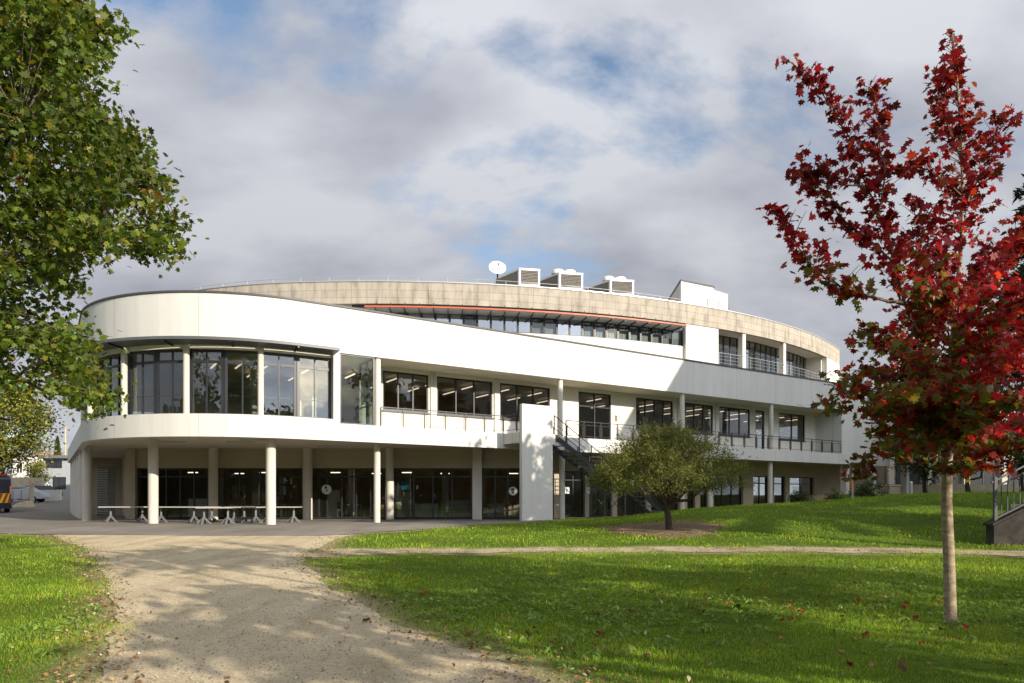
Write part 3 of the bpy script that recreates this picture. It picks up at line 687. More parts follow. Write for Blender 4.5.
for x, h, mt in ((-10.6, 1.6, 'cream_wall'), (-8.0, 1.5, 'chair_wood'), (-6.9, 1.9, 'cream_wall'), (-16.2, 1.9, 'chair_wood'), (-1.9, 2.2, 'chair_wood')): MB().box((x, 40.6, .06 + h / 2), (.8, .08, h)).build('screen_panel', mt, B)
# --- round upper storey
RC, RR = Vector((-9.0, 90.4)), 48.0
A_K = -4.5; R_K = 26.0
def ring(th_, t):
    if th_ < A_K:                        # tighter curve at the left end
        a0_ = A_K / RR; a_ = a0_ + (th_ - A_K) / R_K
        c_ = Vector((RC.x + (RR - R_K) * math.sin(a0_), RC.y - (RR - R_K) * math.cos(a0_)))
        return Vector((c_.x + (R_K + t) * math.sin(a_), c_.y - (R_K + t) * math.cos(a_)))
    return Vector((RC.x + (RR + t) * math.sin(th_ / RR), RC.y - (RR + t) * math.cos(th_ / RR)))
def th_u(u, t=0.0):
    best = None
    for i in range(3000):
        a = -30 + i * 78 / 3000; p = ring(a, t); e = abs(512 + F_PX * p.x / p.y - u)
        if best is None or e < best[0]: best = (e, a)
    return best[1]
A_L, A_R = -24.0, RR * R(53.7); Z_RB, Z_RT = 13.26, 14.62
MB().sweep(ring, srange(A_L, A_R, .8), [(0, Z_RB), (0, Z_RT), (-.3, Z_RT), (-.3, Z_RB)]).build('concrete_band', 'board_concrete', B, True)
MB().sweep(ring, srange(A_L, A_R, .8), [(.04, Z_RT + .002), (.04, Z_RT + .05), (-.4, Z_RT + .05), (-.4, Z_RT + .002)]).build('coping', 'light_metal', B, True)
MB().prism([ring(a, -.29) for a in srange(A_L, A_R, 1.5)] + [ring(A_R, -22)], 13.36, 14.2).build('upper_roof', 'soffit_paint', B)
a_w, a_e = th_u(683, -.35), th_u(718, -.1)
a0 = th_u(352, -.35)
nb = 26; st = (a_w - a0) / nb
MB().sweep(ring, srange(A_L, a0, 1.0), [(-.3, 9.21), (-.3, 13.355), (-.6, 13.355), (-.6, 9.21)]).build('wall', 'cream_wall', B, True)
MB().sweep(ring, srange(a0, a_w, .8), [(-.3, 9.21), (-.3, 11.74), (-.6, 11.74), (-.6, 9.21)]).build('wall', 'cream_wall', B, True)
MB().sweep(ring, srange(a0, a_w, .8), [(-.3, 12.86), (-.3, 13.355), (-.6, 13.355), (-.6, 12.86)]).build('wall', 'coping_metal', B, True)
blind = {3, 8, 13, 14, 17, 18, 19, 20, 21, 22, 23, 24, 25}
for i in range(nb):
    f = bay(ring(a0 + i * st + .01, -.42), ring(a0 + (i + 1) * st - .01, -.42), 11.745, 12.855, 1, (), w=0.055, glass='sky_glass' if i not in blind else 'glass')
    if i in blind:
        q = MB(); A_, B_ = ring(a0 + i * st + .05, -.62), ring(a0 + (i + 1) * st - .05, -.62)
        for k in range(7):
            p1, p2 = A_.lerp(B_, k / 7.0), A_.lerp(B_, (k + .72) / 7.0); q.bar(p1, p2, .03, 11.76 , 12.84)
        q.build('blind', 'grey_frame', f)
MB().sweep(ring, srange(a0, a_w, .8), [(-3.2, 9.21), (-3.2, 13.35), (-3.4, 13.35), (-3.4, 9.21)]).build('interior_wall', 'interior_wall', B, True)
# brise-soleil with an orange front edge
sh0, sh1 = th_u(365, .7), th_u(687, .85)
MB().sweep(ring, srange(sh0, sh1, .8), [(.86, 12.81), (.86, 12.90), (.80, 12.90), (.80, 12.81)]).build('sunshade_edge', 'orange_paint', B, True)
MB().sweep(ring, srange(sh0, sh1, .8), [(-.28, 12.77), (.79, 12.79), (.79, 12.84), (-.28, 12.82)]).build('sunshade', 'light_metal', B, True)
a = sh0 + .6
while a < sh1:
    p, q = ring(a, -.28), ring(a, .78); m = MB(); m.beam((p.x, p.y, 12.70), (q.x, q.y, 12.76), .05, .06); p2 = ring(a, .25); m.beam((p2.x, p2.y, 12.85), (p2.x, p2.y, 13.25), .05, .05); a += st; m.build('sunshade_bracket', 'dark_frame', B)
# white wall, loggia, end wall
MB().sweep(ring, srange(a_w, a_e, .8), [(-.06, 9.21), (-.06, Z_RB - .003), (-.36, Z_RB - .003), (-.36, 9.21)]).build('wall', 'white_render', B, True)
a_f = th_u(826, -.1)
MB().sweep(ring, srange(a_f, A_R, .5), [(-.02, 9.21), (-.02, Z_RB - .003), (-.4, Z_RB - .003), (-.4, 9.21)]).build('wall', 'cream_wall', B, True)
la = srange(a_e + .02, a_f - .02, 1.0)
MB().sweep(ring, la, [(-.01, 9.21), (-.01, 10.62), (-3.0, 10.62), (-3.0, 9.21)]).build('loggia_floor', 'cream_wall', B, True)
e1, e2 = ring(a_f - .02, -.45), ring(a_f - .02, -7.0); MB().bar(e1, e2, .3, 9.21, 13.355).build('wall', 'cream_wall', B)
nb2 = 10; s2 = (a_f - a_e) / nb2
for i in range(nb2):
    bay(ring(a_e + i * s2 + .01, -1.7), ring(a_e + (i + 1) * s2 - .01, -1.7), 10.63, 13.355, 2, (12.4,), w=0.07, glass='sky_glass' if i in (3, 6, 7, 8) else 'glass')
for u in (742.5, 783):
    a = th_u(u, -.25); p = ring(a, -.3); MB().box((p.x, p.y, 11.98), (.34, .4, 2.70), a / RR).build('column', 'cream_wall', B)
railing(MB(), [ring(a, -.1) for a in srange(a_e + .1, a_f - .1, 2.2)], 10.62, .98, 1.1, False).build('railing', 'grey_frame', B)
MB().sweep(ring, la, [(-5.2, 9.21), (-5.2, 13.35), (-5.4, 13.35), (-5.4, 9.21)]).build('interior_wall', 'interior_wall', B, True)
# roof guard rail
m = MB(); A_rail = srange(-14, th_u(690), 1.9)
for a, b in zip(A_rail[:-1], A_rail[1:]):
    p, q = ring(a, -.8), ring(b, -.8); m.tube([(p.x, p.y, 14.2), (p.x, p.y, 15.15)], .022, 6); m.tube([(p.x, p.y, 15.15), (q.x, q.y, 15.15)], .02, 6)
m.build('guard_rail', 'light_metal', B)
# penthouse boxes on the roof
pa = th_u(681, -1.4); p0, p1 = ring(pa, -1.4), ring(th_u(714, -1.4), -1.4); dv = (p1 - p0); bk = Vector((-dv.y, dv.x)).normalized()
dv2 = at(668, 0, 54); bk = (Vector((dv2.x, dv2.y)) - p0).normalized()
def zat(v, Y): return CAM_Z + (HOR - v) * Y / F_PX
zt1 = zat(281, p0.y)
m = MB(); m.hexa([p0, p1, p1 + bk * 5, p0 + bk * 5], 14.2, zt1); m.build('plant_room', 'white_render', B)
MB().hexa([p0 - dv * .02 - bk * .05, p1 + dv * .02 - bk * .05, p1 + dv * .02 + bk * 5.1, p0 - dv * .02 + bk * 5.1], zt1 + .003, zt1 + .11).build('coping', 'coping_metal', B)
p2 = ring(th_u(730, -1.6), -1.6); MB().hexa([p1 + dv * .01 + bk * .6, p2 + bk * .6, p2 + bk * 3, p1 + dv * .01 + bk * 3], 14.2, zat(292, p2.y)).build('plant_room', 'white_metal', B)
p3, p4 = ring(th_u(714), -.6), ring(th_u(736), -.6)
railing(MB(), [p3, p4], 14.2, 1.25, 1.2, False).build('guard_rail', 'grey_frame', B)

# ------------------------------------------------------------------ free-standing white slab and outside stair
pc = P((s_p0 + s_p1) / 2, 1.5)
wp = empty('wall_panel', (pc.x, pc.y, 0), 'tall white free-standing slab dappled with tree shade at the head of the stair', 'wall')
lbox(MB(), s_p0 + .02, s_p1, 1.42, 1.66, -.06, zat(403.5, P(s_p0, 1.66).y)).build('slab', 'white_render', wp, bevel=.012)
st_root = empty('outside_stair', (*P(s_d + 2, .7), 0), 'dark steel staircase climbing to the balcony behind the small round tree', 'stair')
t0_, t1_ = .12, 1.30
def flight(sA, zA, sB, zB, n):
    m = MB()
    for t in (t0_, t1_):
        a, b = P(sA, t), P(sB, t); m.beam((a.x, a.y, zA - .12), (b.x, b.y, zB - .12), .05, .26)
    m.build('stringer', 'dark_frame', st_root)
    m = MB()
    for i in range(n):
        k = (i + .5) / n; s = sA + (sB - sA) * k; z = zA + (zB - zA) * k; lbox(m, s - .14, s + .14, t0_ + .03, t1_ - .03, z - .04, z)
    m.build('tread', 'light_metal', st_root)
    m = MB()
    for t in (t0_, t1_):
        a, b = P(sA, t), P(sB, t)
        for h in (.95, .55, .3): m.beam((a.x, a.y, zA + h), (b.x, b.y, zB + h), .035 if h > .9 else .02, .035 if h > .9 else .02)
        for i in range(5):
            k = i / 4; c = P(sA + (sB - sA) * k, t); z = zA + (zB - zA) * k; m.box((c.x, c.y, z + .45), (.045, .045, 1.0), .569)
    m.build('handrail', 'dark_frame', st_root)
sA = s_d; zA = Z_DECK
sB = su(596, .7); zB = zat(473, P(sB, .7).y); sC = su(619, .7); zC = zB; sD = su(662, .7); zD = float(zt(*P(sD, .7))) + .02
flight(sA, zA, sB, zB, 9); flight(sC, zC, sD, zD, 9)
lbox(MB(), sB, sC, t0_, t1_, zB - .14, zB).build('landing', 'light_metal', st_root)
m = MB()
for s in (sB + .1, sC - .1):
    for t in (t0_, t1_):
        c = P(s, t); m.box((c.x, c.y, zB / 2 - .15), (.055, .055, zB + .2), .569)
for t in (t0_, t1_):
    a, b = P(sB + .1, t), P(sC - .1, t); m.beam((a.x, a.y, .2), (b.x, b.y, zB * .62), .028, .028).beam((a.x, a.y, zB * .62), (b.x, b.y, .2), .028, .028).beam((a.x, a.y, zB * .65), (b.x, b.y, zB * .65), .045, .045)
m.build('support_frame', 'rail_paint', st_root)
m = MB(); railing(m, [P(sB, t0_), P(sC, t0_)], zB, .95, .9, False); railing(m, [P(sB, t1_), P(sC, t1_)], zB, .95, .9, False); m.build('landing_railing', 'dark_frame', st_root)

# ------------------------------------------------------------------ folding tables under the rounded corner
def table(u0, u1, Yc, rz, label, h=.74):
    x0, x1 = (u0 - 512) / F_PX * Yc, (u1 - 512) / F_PX * Yc; cx = (x0 + x1) / 2; L_ = (x1 - x0) / max(math.cos(rz), .5)
    t = empty('folding_table', (cx, Yc, .022), label, 'table', 'folding tables under the rounded corner')
    MB().box((cx, Yc, .022 + h), (L_, .80, .055), rz).build('tabletop', 'table_top', t, bevel=.008)
    for k in (-1, 1):
        bx, by = cx + k * L_ * .33 * math.cos(rz), Yc + k * L_ * .33 * math.sin(rz)
        m = MB(); m.tube([(bx, by, .30), (bx, by, h)], .05, 8)
        for j in (-1, 1):
            dx, dy = -math.sin(rz) * .32 * j, math.cos(rz) * .32 * j
            ex, ey = math.cos(rz) * .28 * j, math.sin(rz) * .28 * j
            m.beam((bx, by, .34), (bx + ex * .9 , by + ey * .9, .06), .07, .07).beam((bx, by, .34), (bx + dx, by + dy, .06), .07, .07)
            for q in ((bx + ex, by + ey), (bx + dx, by + dy)): m.tube([(q[0], q[1], .024), (q[0], q[1], .10)], .03, 8)
        m.build('leg', 'table_leg', t)
table(103, 150, 33.3, R(2), 'pale folding table farthest left, beyond the first thick column')
table(152, 203, 33.0, R(-3), 'pale folding table standing just right of the second column')
table(199, 233, 30.9, R(8), 'pale folding table nearest the path, pulled forward of the others')
table(204, 252, 33.6, R(3), 'pale folding table in the back row, left of the third column')
table(228, 262, 32.2, R(-6), 'pale folding table with its end hidden behind the third column')
table(262, 300, 33.0, R(2), 'pale folding table sticking out to the right of the third column')

# ------------------------------------------------------------------ roof equipment
def dish():
    Yd = 44.6; c = at(497.5, 268, Yd); r = empty('satellite_dish', (c.x, Yd, 14.2), 'white satellite dish standing on the roof edge left of the fan units', 'satellite dish')
    m = MB(); n = 22; vs = [(0, 0, .0)]; ax = Vector((0.15, -.9, .38)).normalized(); sx = ax.cross(Vector((0, 0, 1))).normalized(); sy = sx.cross(ax)
    vs = []; rings = [(0.02, -.10), (.22, -.07), (.42, -.02), (.57, .06)]
    for rr, h in rings:
        for k in range(n): a = 2 * math.pi * k / n; vs.append(c + (sx * math.cos(a) + sy * math.sin(a) * .92) * rr + ax * h)
    fs = [(i * n + k, i * n + (k + 1) % n, (i + 1) * n + (k + 1) % n, (i + 1) * n + k) for i in range(3) for k in range(n)] + [tuple(range(n))]
    m.add(vs, fs); m.build('reflector', 'white_metal', r, True)
    MB().tube([(c.x, Yd + .12, 14.2), (c.x, Yd + .12, c.z - .05)], .055, 10).beam((c.x, Yd + .12, c.z - .1), c - ax * .08, .08, .08).build('mast', 'dark_frame', r)
    m = MB(); tip = c + ax * .42 - sy * .05
    for k in (-.4, .4): m.tube([c + sx * k - sy * .28, tip], .018, 6)
    m.tube([tip + sy * .08, tip - sy * .08], .05, 8).build('feed_arm', 'grey_frame', r)
dish()
def fan_unit(u_l, u0, u1, v_t, v_b, Yf, label, fans):
    """rooftop chiller: front face u0..u1, receding left side out to u_l"""
    a, b = at(u0, v_t, Yf), at(u1, v_t, Yf + .25); zt_ = a.z; zb = 14.2
    r = empty('chiller_unit', (a.x, Yf, zb), label, 'air conditioner', 'fan units on the roof')
    A, Bv = Vector((a.x, a.y)), Vector((b.x, b.y)); dx = (Bv - A).normalized(); bk = Vector((-.62, .78)); dep = 2.6
    w = .12
    m = MB()
    for q in (A, Bv - dx * w, A + bk * dep, Bv - dx * w + bk * dep): m.hexa([q, q + dx * w, q + dx * w + bk * w, q + bk * w], zb, zt_ - .005)
    m.hexa([A - bk * .02, Bv - bk * .02, Bv + bk * dep, A + bk * dep], zt_, zt_ + .14)
    m.hexa([A + dx * w * 1.02, Bv - dx * w * 1.02, Bv - dx * w * 1.02 + bk * .1, A + dx * w * 1.02 + bk * .1], zb, zb + (zt_ - zb) * .55)
    m.build('casing', 'white_metal', r)
    m = MB(); n = 9; z0 = zb + (zt_ - zb) * .56
    for k in range(n):
        z = z0 + (zt_ - z0) * (k + .15) / n; m.hexa([A + dx * w + bk * .05, Bv - dx * w + bk * .05, Bv - dx * w + bk * .09, A + dx * w + bk * .09], z, z + (zt_ - z0) / n * .6)
    m.hexa([A + bk * (w + .06) + dx * .03, A + bk * (dep - .02) + dx * .03, A + bk * (dep - .02) + dx * .06, A + bk * (w + .06) + dx * .06][::-1], zb, zt_ - .01)
    m.hexa([A + dx * w + bk * .12, Bv - dx * .05 + bk * .12, Bv - dx * .05 + bk * 2.5, A + dx * .08 + bk * 2.5], zb + .01, zt_ - .02)
    m.build('louvre', 'dark_grille', r)
    for k in range(fans):
        f = (k + .5) / fans; c = A.lerp(Bv, f) + bk * .75
        MB().lathe((c.x, c.y, zt_ + .14), [(.40, 0), (.44, .04), (.42, .26), (.38, .30), (.30, .20), (.02, .16)], 18).build('fan', 'white_metal', r, True)
fan_unit(507, 519, 540, 270, 288, 45.0, 'open fronted white fan unit beside the satellite dish', 0)
fan_unit(545, 559, 583, 274, 291, 45.6, 'middle fan unit on the roof with two round fans', 2)
fan_unit(596, 610, 634, 281, 296, 46.6, 'fan unit on the roof nearest the white plant room', 2)

# ------------------------------------------------------------------ trees
def branch_pts(a, b, n, sag=0.0, jit=0.04):
    a, b = Vector(a), Vector(b); L_ = (b - a).length; out = []
    for i in range(n + 1):
        k = i / n; p = a.lerp(b, k); p.z += sag * math.sin(math.pi * k)
        if 0 < i < n: p += Vector((random.gauss(0, 1), random.gauss(0, 1), random.gauss(0, 1))) * jit * L_
        out.append(p)
    return out
# --- red maple
def red_maple():
    Y0 = 8.6; base = at(950.5, 626, Y0); zb = float(zt(base.x, Y0)); r = np.random.default_rng(11)
    root = empty('red_maple', (base.x, Y0, zb), 'young red maple in autumn colour with a bare slim trunk on the near lawn', 'tree')
    tr = [(950.5, 629, 0, .088), (950.5, 618, 0, .072), (949, 560, .02, .065), (946.5, 500, 0, .062), (948, 430, .03, .055), (951, 360, 0, .042), (957, 300, 0, .031), (962, 230, .05, .021), (962, 150, .03, .014), (957, 80, 0, .012), (952, 30, 0, .005)]
    m = MB(); m.tube([at(u, v, Y0 + d) for u, v, d, _ in tr], [q[3] for q in tr], 12); m.build('trunk', 'bark_grey', root, True)
    br = [  # pixel polylines with depth offsets
        [(949, 410, 0), (910, 320, -.3), (884, 230, -.5), (855, 155, -.5), (835, 110, -.45), (803, 72, -.4)],
        [(880, 222, -.5), (884, 160, -.3), (875, 92, -.3)],
        [(868, 190, -.5), (835, 180, -.6), (802, 172, -.6)],
        [(905, 305, -.35), (850, 292, -.7), (812, 268, -.9), (780, 218, -1.0)],
        [(895, 262, -.4), (850, 225, -.2), (806, 182, 0)],
        [(948, 440, 0), (890, 400, -.5), (850, 385, -.8), (826, 402, -.9)],
        [(948, 452, 0), (900, 440, .3), (865, 455, .5), (858, 470, .6)],
        [(950, 400, 0), (900, 345, .6), (868, 330, .8)],
        [(952, 390, 0), (1000, 320, -.4), (1050, 260, -.6)],
        [(950, 420, 0), (1010, 390, -.7), (1075, 360, -.9)],
        [(949, 462, 0), (985, 455, -.5), (1022, 448, -.8), (1050, 430, -.9)],
        [(948, 470, 0), (960, 470, -.5), (985, 468, -.7)],
        [(955, 320, 0), (1000, 265, .3), (1030, 220, .5)],
        [(962, 210, 0), (990, 160, .2), (1003, 118, .2)],
        [(962, 195, 0), (930, 170, -.1), (908, 168, -.2)],
        [(962, 160, 0), (940, 110, .1), (938, 80, .1)],
        [(953, 350, 0), (925, 270, .5), (915, 205, .6)],
        [(952, 370, 0), (985, 340, -.9), (1000, 300, -1.3)],
        [(950, 400, 0), (930, 370, -.9), (905, 350, -1.5)],
        [(949, 440, 0), (965, 420, -.9), (985, 420, -1.4)],
        [(949, 430, 0), (930, 430, 1.0), (905, 420, 1.6)],
        [(951, 380, 0), (985, 380, 1.0), (1015, 360, 1.7)],
        [(949, 455, 0), (1000, 430, .9), (1040, 410, 1.3)],
        [(948, 430, 0), (900, 410, -.9), (872, 415, -1.2)],
        [(950, 395, 0), (905, 380, -.4), (866, 372, -.5)],
        [(953, 340, 0), (990, 290, -.5), (1015, 250, -.7)],
        [(956, 300, 0), (930, 300, -.8), (918, 290, -1.1)],
        [(948, 445, 0), (915, 425, -.6), (880, 430, -.9)], [(948, 450, 0), (920, 450, -.6), (900, 455, -1.0)],
        [(950, 400, 0), (920, 380, .6), (885, 375, 1.0)], [(950, 390, 0), (900, 345, -.2), (872, 345, -.3)],
        [(949, 440, 0), (985, 440, .6), (1020, 430, 1.0)], [(950, 410, 0), (990, 370, .5), (1035, 330, .8)],
        [(953, 350, 0), (930, 330, .9), (905, 318, 1.3)], [(953, 345, 0), (975, 290, .7), (985, 250, .9)],
        [(957, 290, 0), (935, 245, -.5), (928, 215, -.6)], [(949, 430, 0), (955, 400, -1.0), (950, 385, -1.5)],
        [(900, 300, -.3), (890, 260, -.6), (868, 240, -.8)], [(949, 450, 0), (975, 410, -1.1), (1010, 405, -1.6)],
        [(950, 420, 0), (925, 395, -1.2), (890, 395, -1.7)], [(955, 330, 0), (945, 300, -.9), (935, 265, -1.1)],
        [(951, 380, 0), (1010, 350, .1), (1060, 310, .2)], [(951, 360, 0), (1005, 310, -1.0), (1045, 290, -1.4)],
    ]
    dens = {0: 1.25, 1: 1.1, 3: 1.0, 5: .9}
    mb = MB(); tw = MB(); P_, G_ = [], []
    for bi, pl in enumerate(br):
        pts = [at(u, v, Y0 + d) for u, v, d in pl]
        # densify
        dd = []
        for a, b in zip(pts[:-1], pts[1:]):
            n = max(2, int((b - a).length / .12))
            for i in range(n): dd.append(a.lerp(b, i / n) + Vector(r.normal(size=3)) * .012)
        dd.append(pts[-1]); n = len(dd); r0 = .021 if bi in (0, 3, 8, 9) else .014
        mb.tube(dd, [r0 * (1 - .85 * i / n) for i in range(n)], 6)
        Lb = sum((b - a).length for a, b in zip(dd[:-1], dd[1:]))
        for i, p in enumerate(dd):
            k = i / n
            if k < (.18 if bi < 8 else .08): continue
            nt_ = 3 if r.random() < .8 else 2
            for _ in range(nt_):
                az = r.uniform(0, 6.283); L2 = r.uniform(.10, .50) * (1.0 - .45 * k) ; ax = (dd[min(i + 1, n - 1)] - dd[max(i - 1, 0)]).normalized()
                dv = Vector((math.cos(az), math.sin(az), r.uniform(-.1, .6))).normalized() * .8 + ax * .7
                e = p + dv.normalized() * L2
                tw.tube([p, p.lerp(e, .5) + Vector((0, 0, .01)), e], [.005, .004, .002], 4)
                for j in range(r.integers(6, 10)):
                    q = p.lerp(e, r.uniform(.25, 1.15)) + Vector(r.normal(size=3)) * .05; P_.append(q); G_.append((bi, k))
        for j in range(5): P_.append(dd[-1] + Vector(r.normal(size=3)) * .05); G_.append((bi, 1.0))
    # leader top
    for i in range(480):
        k = r.random() ** .8; v = 30 + 215 * k; u = np.interp(v, [30, 80, 150, 230], [952, 957, 962, 962]) + r.normal() * (4 + 13 * min(k * 1.6, 1)); P_.append(at(u, v, Y0 + r.normal() * .18)); G_.append((99, k))
        if r.random() < .3: tw.tube([at(np.interp(v + 6, [30, 80, 150, 230], [952, 957, 962, 962]), v + 8, Y0), P_[-1]], [.005, .002], 4)
    mb.build('branches', 'twig_bark', root, True); tw.build('twigs', 'twig_bark', root)
    pos = np.array([tuple(p) for p in P_]); N = len(pos)
    u = 512 + F_PX * pos[:, 0] / pos[:, 1]; v = HOR - F_PX * (pos[:, 2] - CAM_Z) / pos[:, 1]
    red = pick_tint(N, [(.38, .013, .026), (.27, .011, .022), (.14, .010, .016), (.48, .05, .026), (.25, .06, .016)], [4, 4, 2, 1.8, 1.4], .2, r)
    grn = pick_tint(N, [(.12, .13, .02), (.17, .14, .022), (.20, .07, .018), (.085, .10, .016)], [3, 2, 2, 2], .2, r)
    # lower inner crown has not turned yet
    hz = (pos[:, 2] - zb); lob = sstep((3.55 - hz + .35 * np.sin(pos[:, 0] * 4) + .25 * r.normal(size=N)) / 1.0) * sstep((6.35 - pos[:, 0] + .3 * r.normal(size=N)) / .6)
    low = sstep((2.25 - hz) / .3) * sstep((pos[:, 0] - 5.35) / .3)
    mid = sstep((5.35 - pos[:, 0]) / .4) * sstep((hz - 2.6) / .4) * sstep((4.5 - hz) / .5); upper_shade = sstep((hz - 4.2) / 1.2)[:, None]; red = red * (1 - .38 * upper_shade)  # shade on the upper crown is put into the red leaf tint
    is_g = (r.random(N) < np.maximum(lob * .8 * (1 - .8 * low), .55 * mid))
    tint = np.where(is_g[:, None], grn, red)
    size = r.uniform(.08, .185, N); tint = tint * (1 + .45 * sstep((pos[:, 0] - 5.7) / .5) * sstep((4.6 - hz) / .8))[:, None]; warm = (low * r.random(N) > .45)[:, None]; tint = np.where(warm, pick_tint(N, [(.55, .10, .03), (.50, .03, .03), (.48, .24, .06)], [3, 4, 1], .2, r), tint)  # sunlight on the right of the crown is put into the tint
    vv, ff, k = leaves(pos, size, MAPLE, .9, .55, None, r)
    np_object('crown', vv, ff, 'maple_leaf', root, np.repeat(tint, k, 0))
red_maple()
def inpoly(u, v, poly):
    c = np.zeros(len(u), bool); n = len(poly)
    for i in range(n):
        x1, y1 = poly[i]; x2, y2 = poly[(i + 1) % n]
        k = ((y1 > v) != (y2 > v)) & (u < (x2 - x1) * (v - y1) / (y2 - y1 + 1e-9) + x1); c ^= k
    return c
# --- big maple at the left, trunk outside the picture
def left_maple():
    r = np.random.default_rng(5); tx, ty = -15.2, 14.5; zb = float(zt(tx, ty))
    root = empty('spreading_maple', (tx, ty, zb), 'large green maple touched with yellow, boughs hanging into view at the upper left', 'tree')
    poly = [(-60, -80), (70, -60), (72, 0), (112, 22), (118, 42), (88, 62), (78, 80), (88, 100), (112, 122), (140, 150), (168, 178), (150, 205), (186, 226), (182, 246), (128, 262), (108, 252), (70, 268), (62, 300), (82, 335), (98, 372), (104, 402), (82, 412), (70, 396), (44, 396), (22, 404), (0, 392), (-60, 380)]
    holes = [([(0, 285), (28, 275), (34, 330), (10, 340)], .6), ([(-5, 345), (40, 340), (50, 410), (-5, 410)], .65), ([(60, 330), (84, 336), (92, 380), (66, 372)], .5), ([(70, 60), (90, 64), (98, 100), (76, 92)], .7), ([(96, 236), (130, 225), (140, 250), (100, 262)], .5), ([(30, 60), (50, 55), (56, 90), (36, 96)], .5), ([(60, 190), (90, 200), (84, 226), (62, 220)], .5), ([(0, 150), (22, 146), (26, 196), (6, 204)], .8), ([(30, 330), (48, 350), (56, 404), (34, 392)], .8), ([(30, 282), (60, 276), (52, 326), (36, 318)], .6), ([(0, 400), (30, 385), (40, 400), (10, 430)], .7)]
    M = 9000; u = r.uniform(-60, 205, M); v = r.uniform(-80, 470, M); k = inpoly(u, v, poly)
    for h, pr in holes: k &= ~(inpoly(u, v, h) & (r.random(M) < pr))
    u, v = u[k][:500], v[k][:500]; Yd = r.uniform(11.5, 17.0, len(u)); Yd = np.where(v > 300, np.clip(Yd, 12.2, 15.5), Yd)
    C1 = np.stack([(u - 512) / F_PX * Yd, Yd, CAM_Z + (HOR - v) / F_PX * Yd], -1)
    q = r.normal(size=(420, 3)); q /= np.linalg.norm(q, axis=1)[:, None]; q *= r.uniform(.5, 1, (420, 1)) ** .5
    C2 = np.array([tx - .5, ty, 8.2]) + q * np.array([6.0, 5.5, 5.2]); C2 = C2[(C2[:, 0] / C2[:, 1] < -.80) & (C2[:, 1] > 9.5)]
    C = np.concatenate([C1, C2]); n = len(C)
    m = MB(); m.tube([(tx, ty, zb - .1), (tx, ty, zb + .4), (tx + .1, ty, 3), (tx - .1, ty + .1, 6), (tx + .1, ty, 9.5), (tx, ty, 12)], [.42, .34, .30, .24, .14, .05], 14); m.build('trunk', 'bark_dark', root, True)
    limbs = MB(); ends = []
    for e, z0 in ((at(60, 60, 14), 5.5), (at(150, 180, 14), 4.5), (at(110, 240, 13), 3.6), (at(60, 330, 13.5), 3.0), (at(85, 390, 14), 2.6), (at(20, 120, 12.5), 5), (at(95, 30, 15.5), 6.5), (at(30, 260, 16), 3.6), (at(10, 420, 14.5), 2.4)):
        pts = branch_pts((tx, ty, z0), e, 9, .5, .018); limbs.tube(pts, [.11 * (1 - .86 * i / 9) + .008 for i in range(10)], 7); ends += pts[3:]
    limbs.build('limbs', 'bark_dark', root, True)
    E = np.array([tuple(p) for p in ends]); tw = MB(); pos = []; sz = []
    for i in range(n):
        c = C[i]; e = E[np.argmin(np.linalg.norm(E - c, axis=1))]; d = Vector(e) - Vector(c)
        if d.length > 2.2: d = d.normalized() * 1.3
        p0 = Vector(c) + d; mid = Vector(c) + d * .5 + Vector((0, 0, .12)); tw.tube([p0, mid, Vector(c)], [.014, .009, .004], 4)
        nl = 62 if i < len(C1) else 24
        dirv = -np.array(d) / (np.linalg.norm(np.array(d)) + 1e-6)
        o = r.normal(size=(nl, 3)) * np.array([.25, .25, .15]) * r.uniform(.7, 1.15); o = np.clip(o, -.52, .52) + dirv * r.uniform(-.35, .25, (nl, 1)); o[:, 2] -= .10 * np.linalg.norm(o[:, :2], axis=1)
        pos.append(c + o); sz.append(r.uniform(.145, .22, nl) * (1.0 if i < len(C1) else 1.7))
    tw.build('twigs', 'twig_bark', root)
    pos = np.concatenate(pos); sz = np.concatenate(sz); N = len(pos)
    cl = np.repeat(r.random(n), [62 if i < len(C1) else 24 for i in range(n)])
    t = pick_tint(N, [(.075, .125, .014), (.105, .155, .016), (.16, .19, .02), (.055, .09, .012), (.24, .21, .025)], [4, 4, 3, 2.5, .8], .2, r)
    au = pick_tint(N, [(.20, .17, .02), (.24, .11, .02), (.12, .13, .015)], [2, 1, 4], .2, r)
    t = t * (.50 + .75 * np.mod(cl * 37.7, 1.0))[:, None]; t = np.where((cl > .93)[:, None] & (r.random(N) < .55)[:, None], au, t)
    vv, ff, k = leaves(pos, sz, MAPLE, .8, .5, None, r)
    np_object('crown', vv, ff, 'leaf', root, np.repeat(t, k, 0))
left_maple()
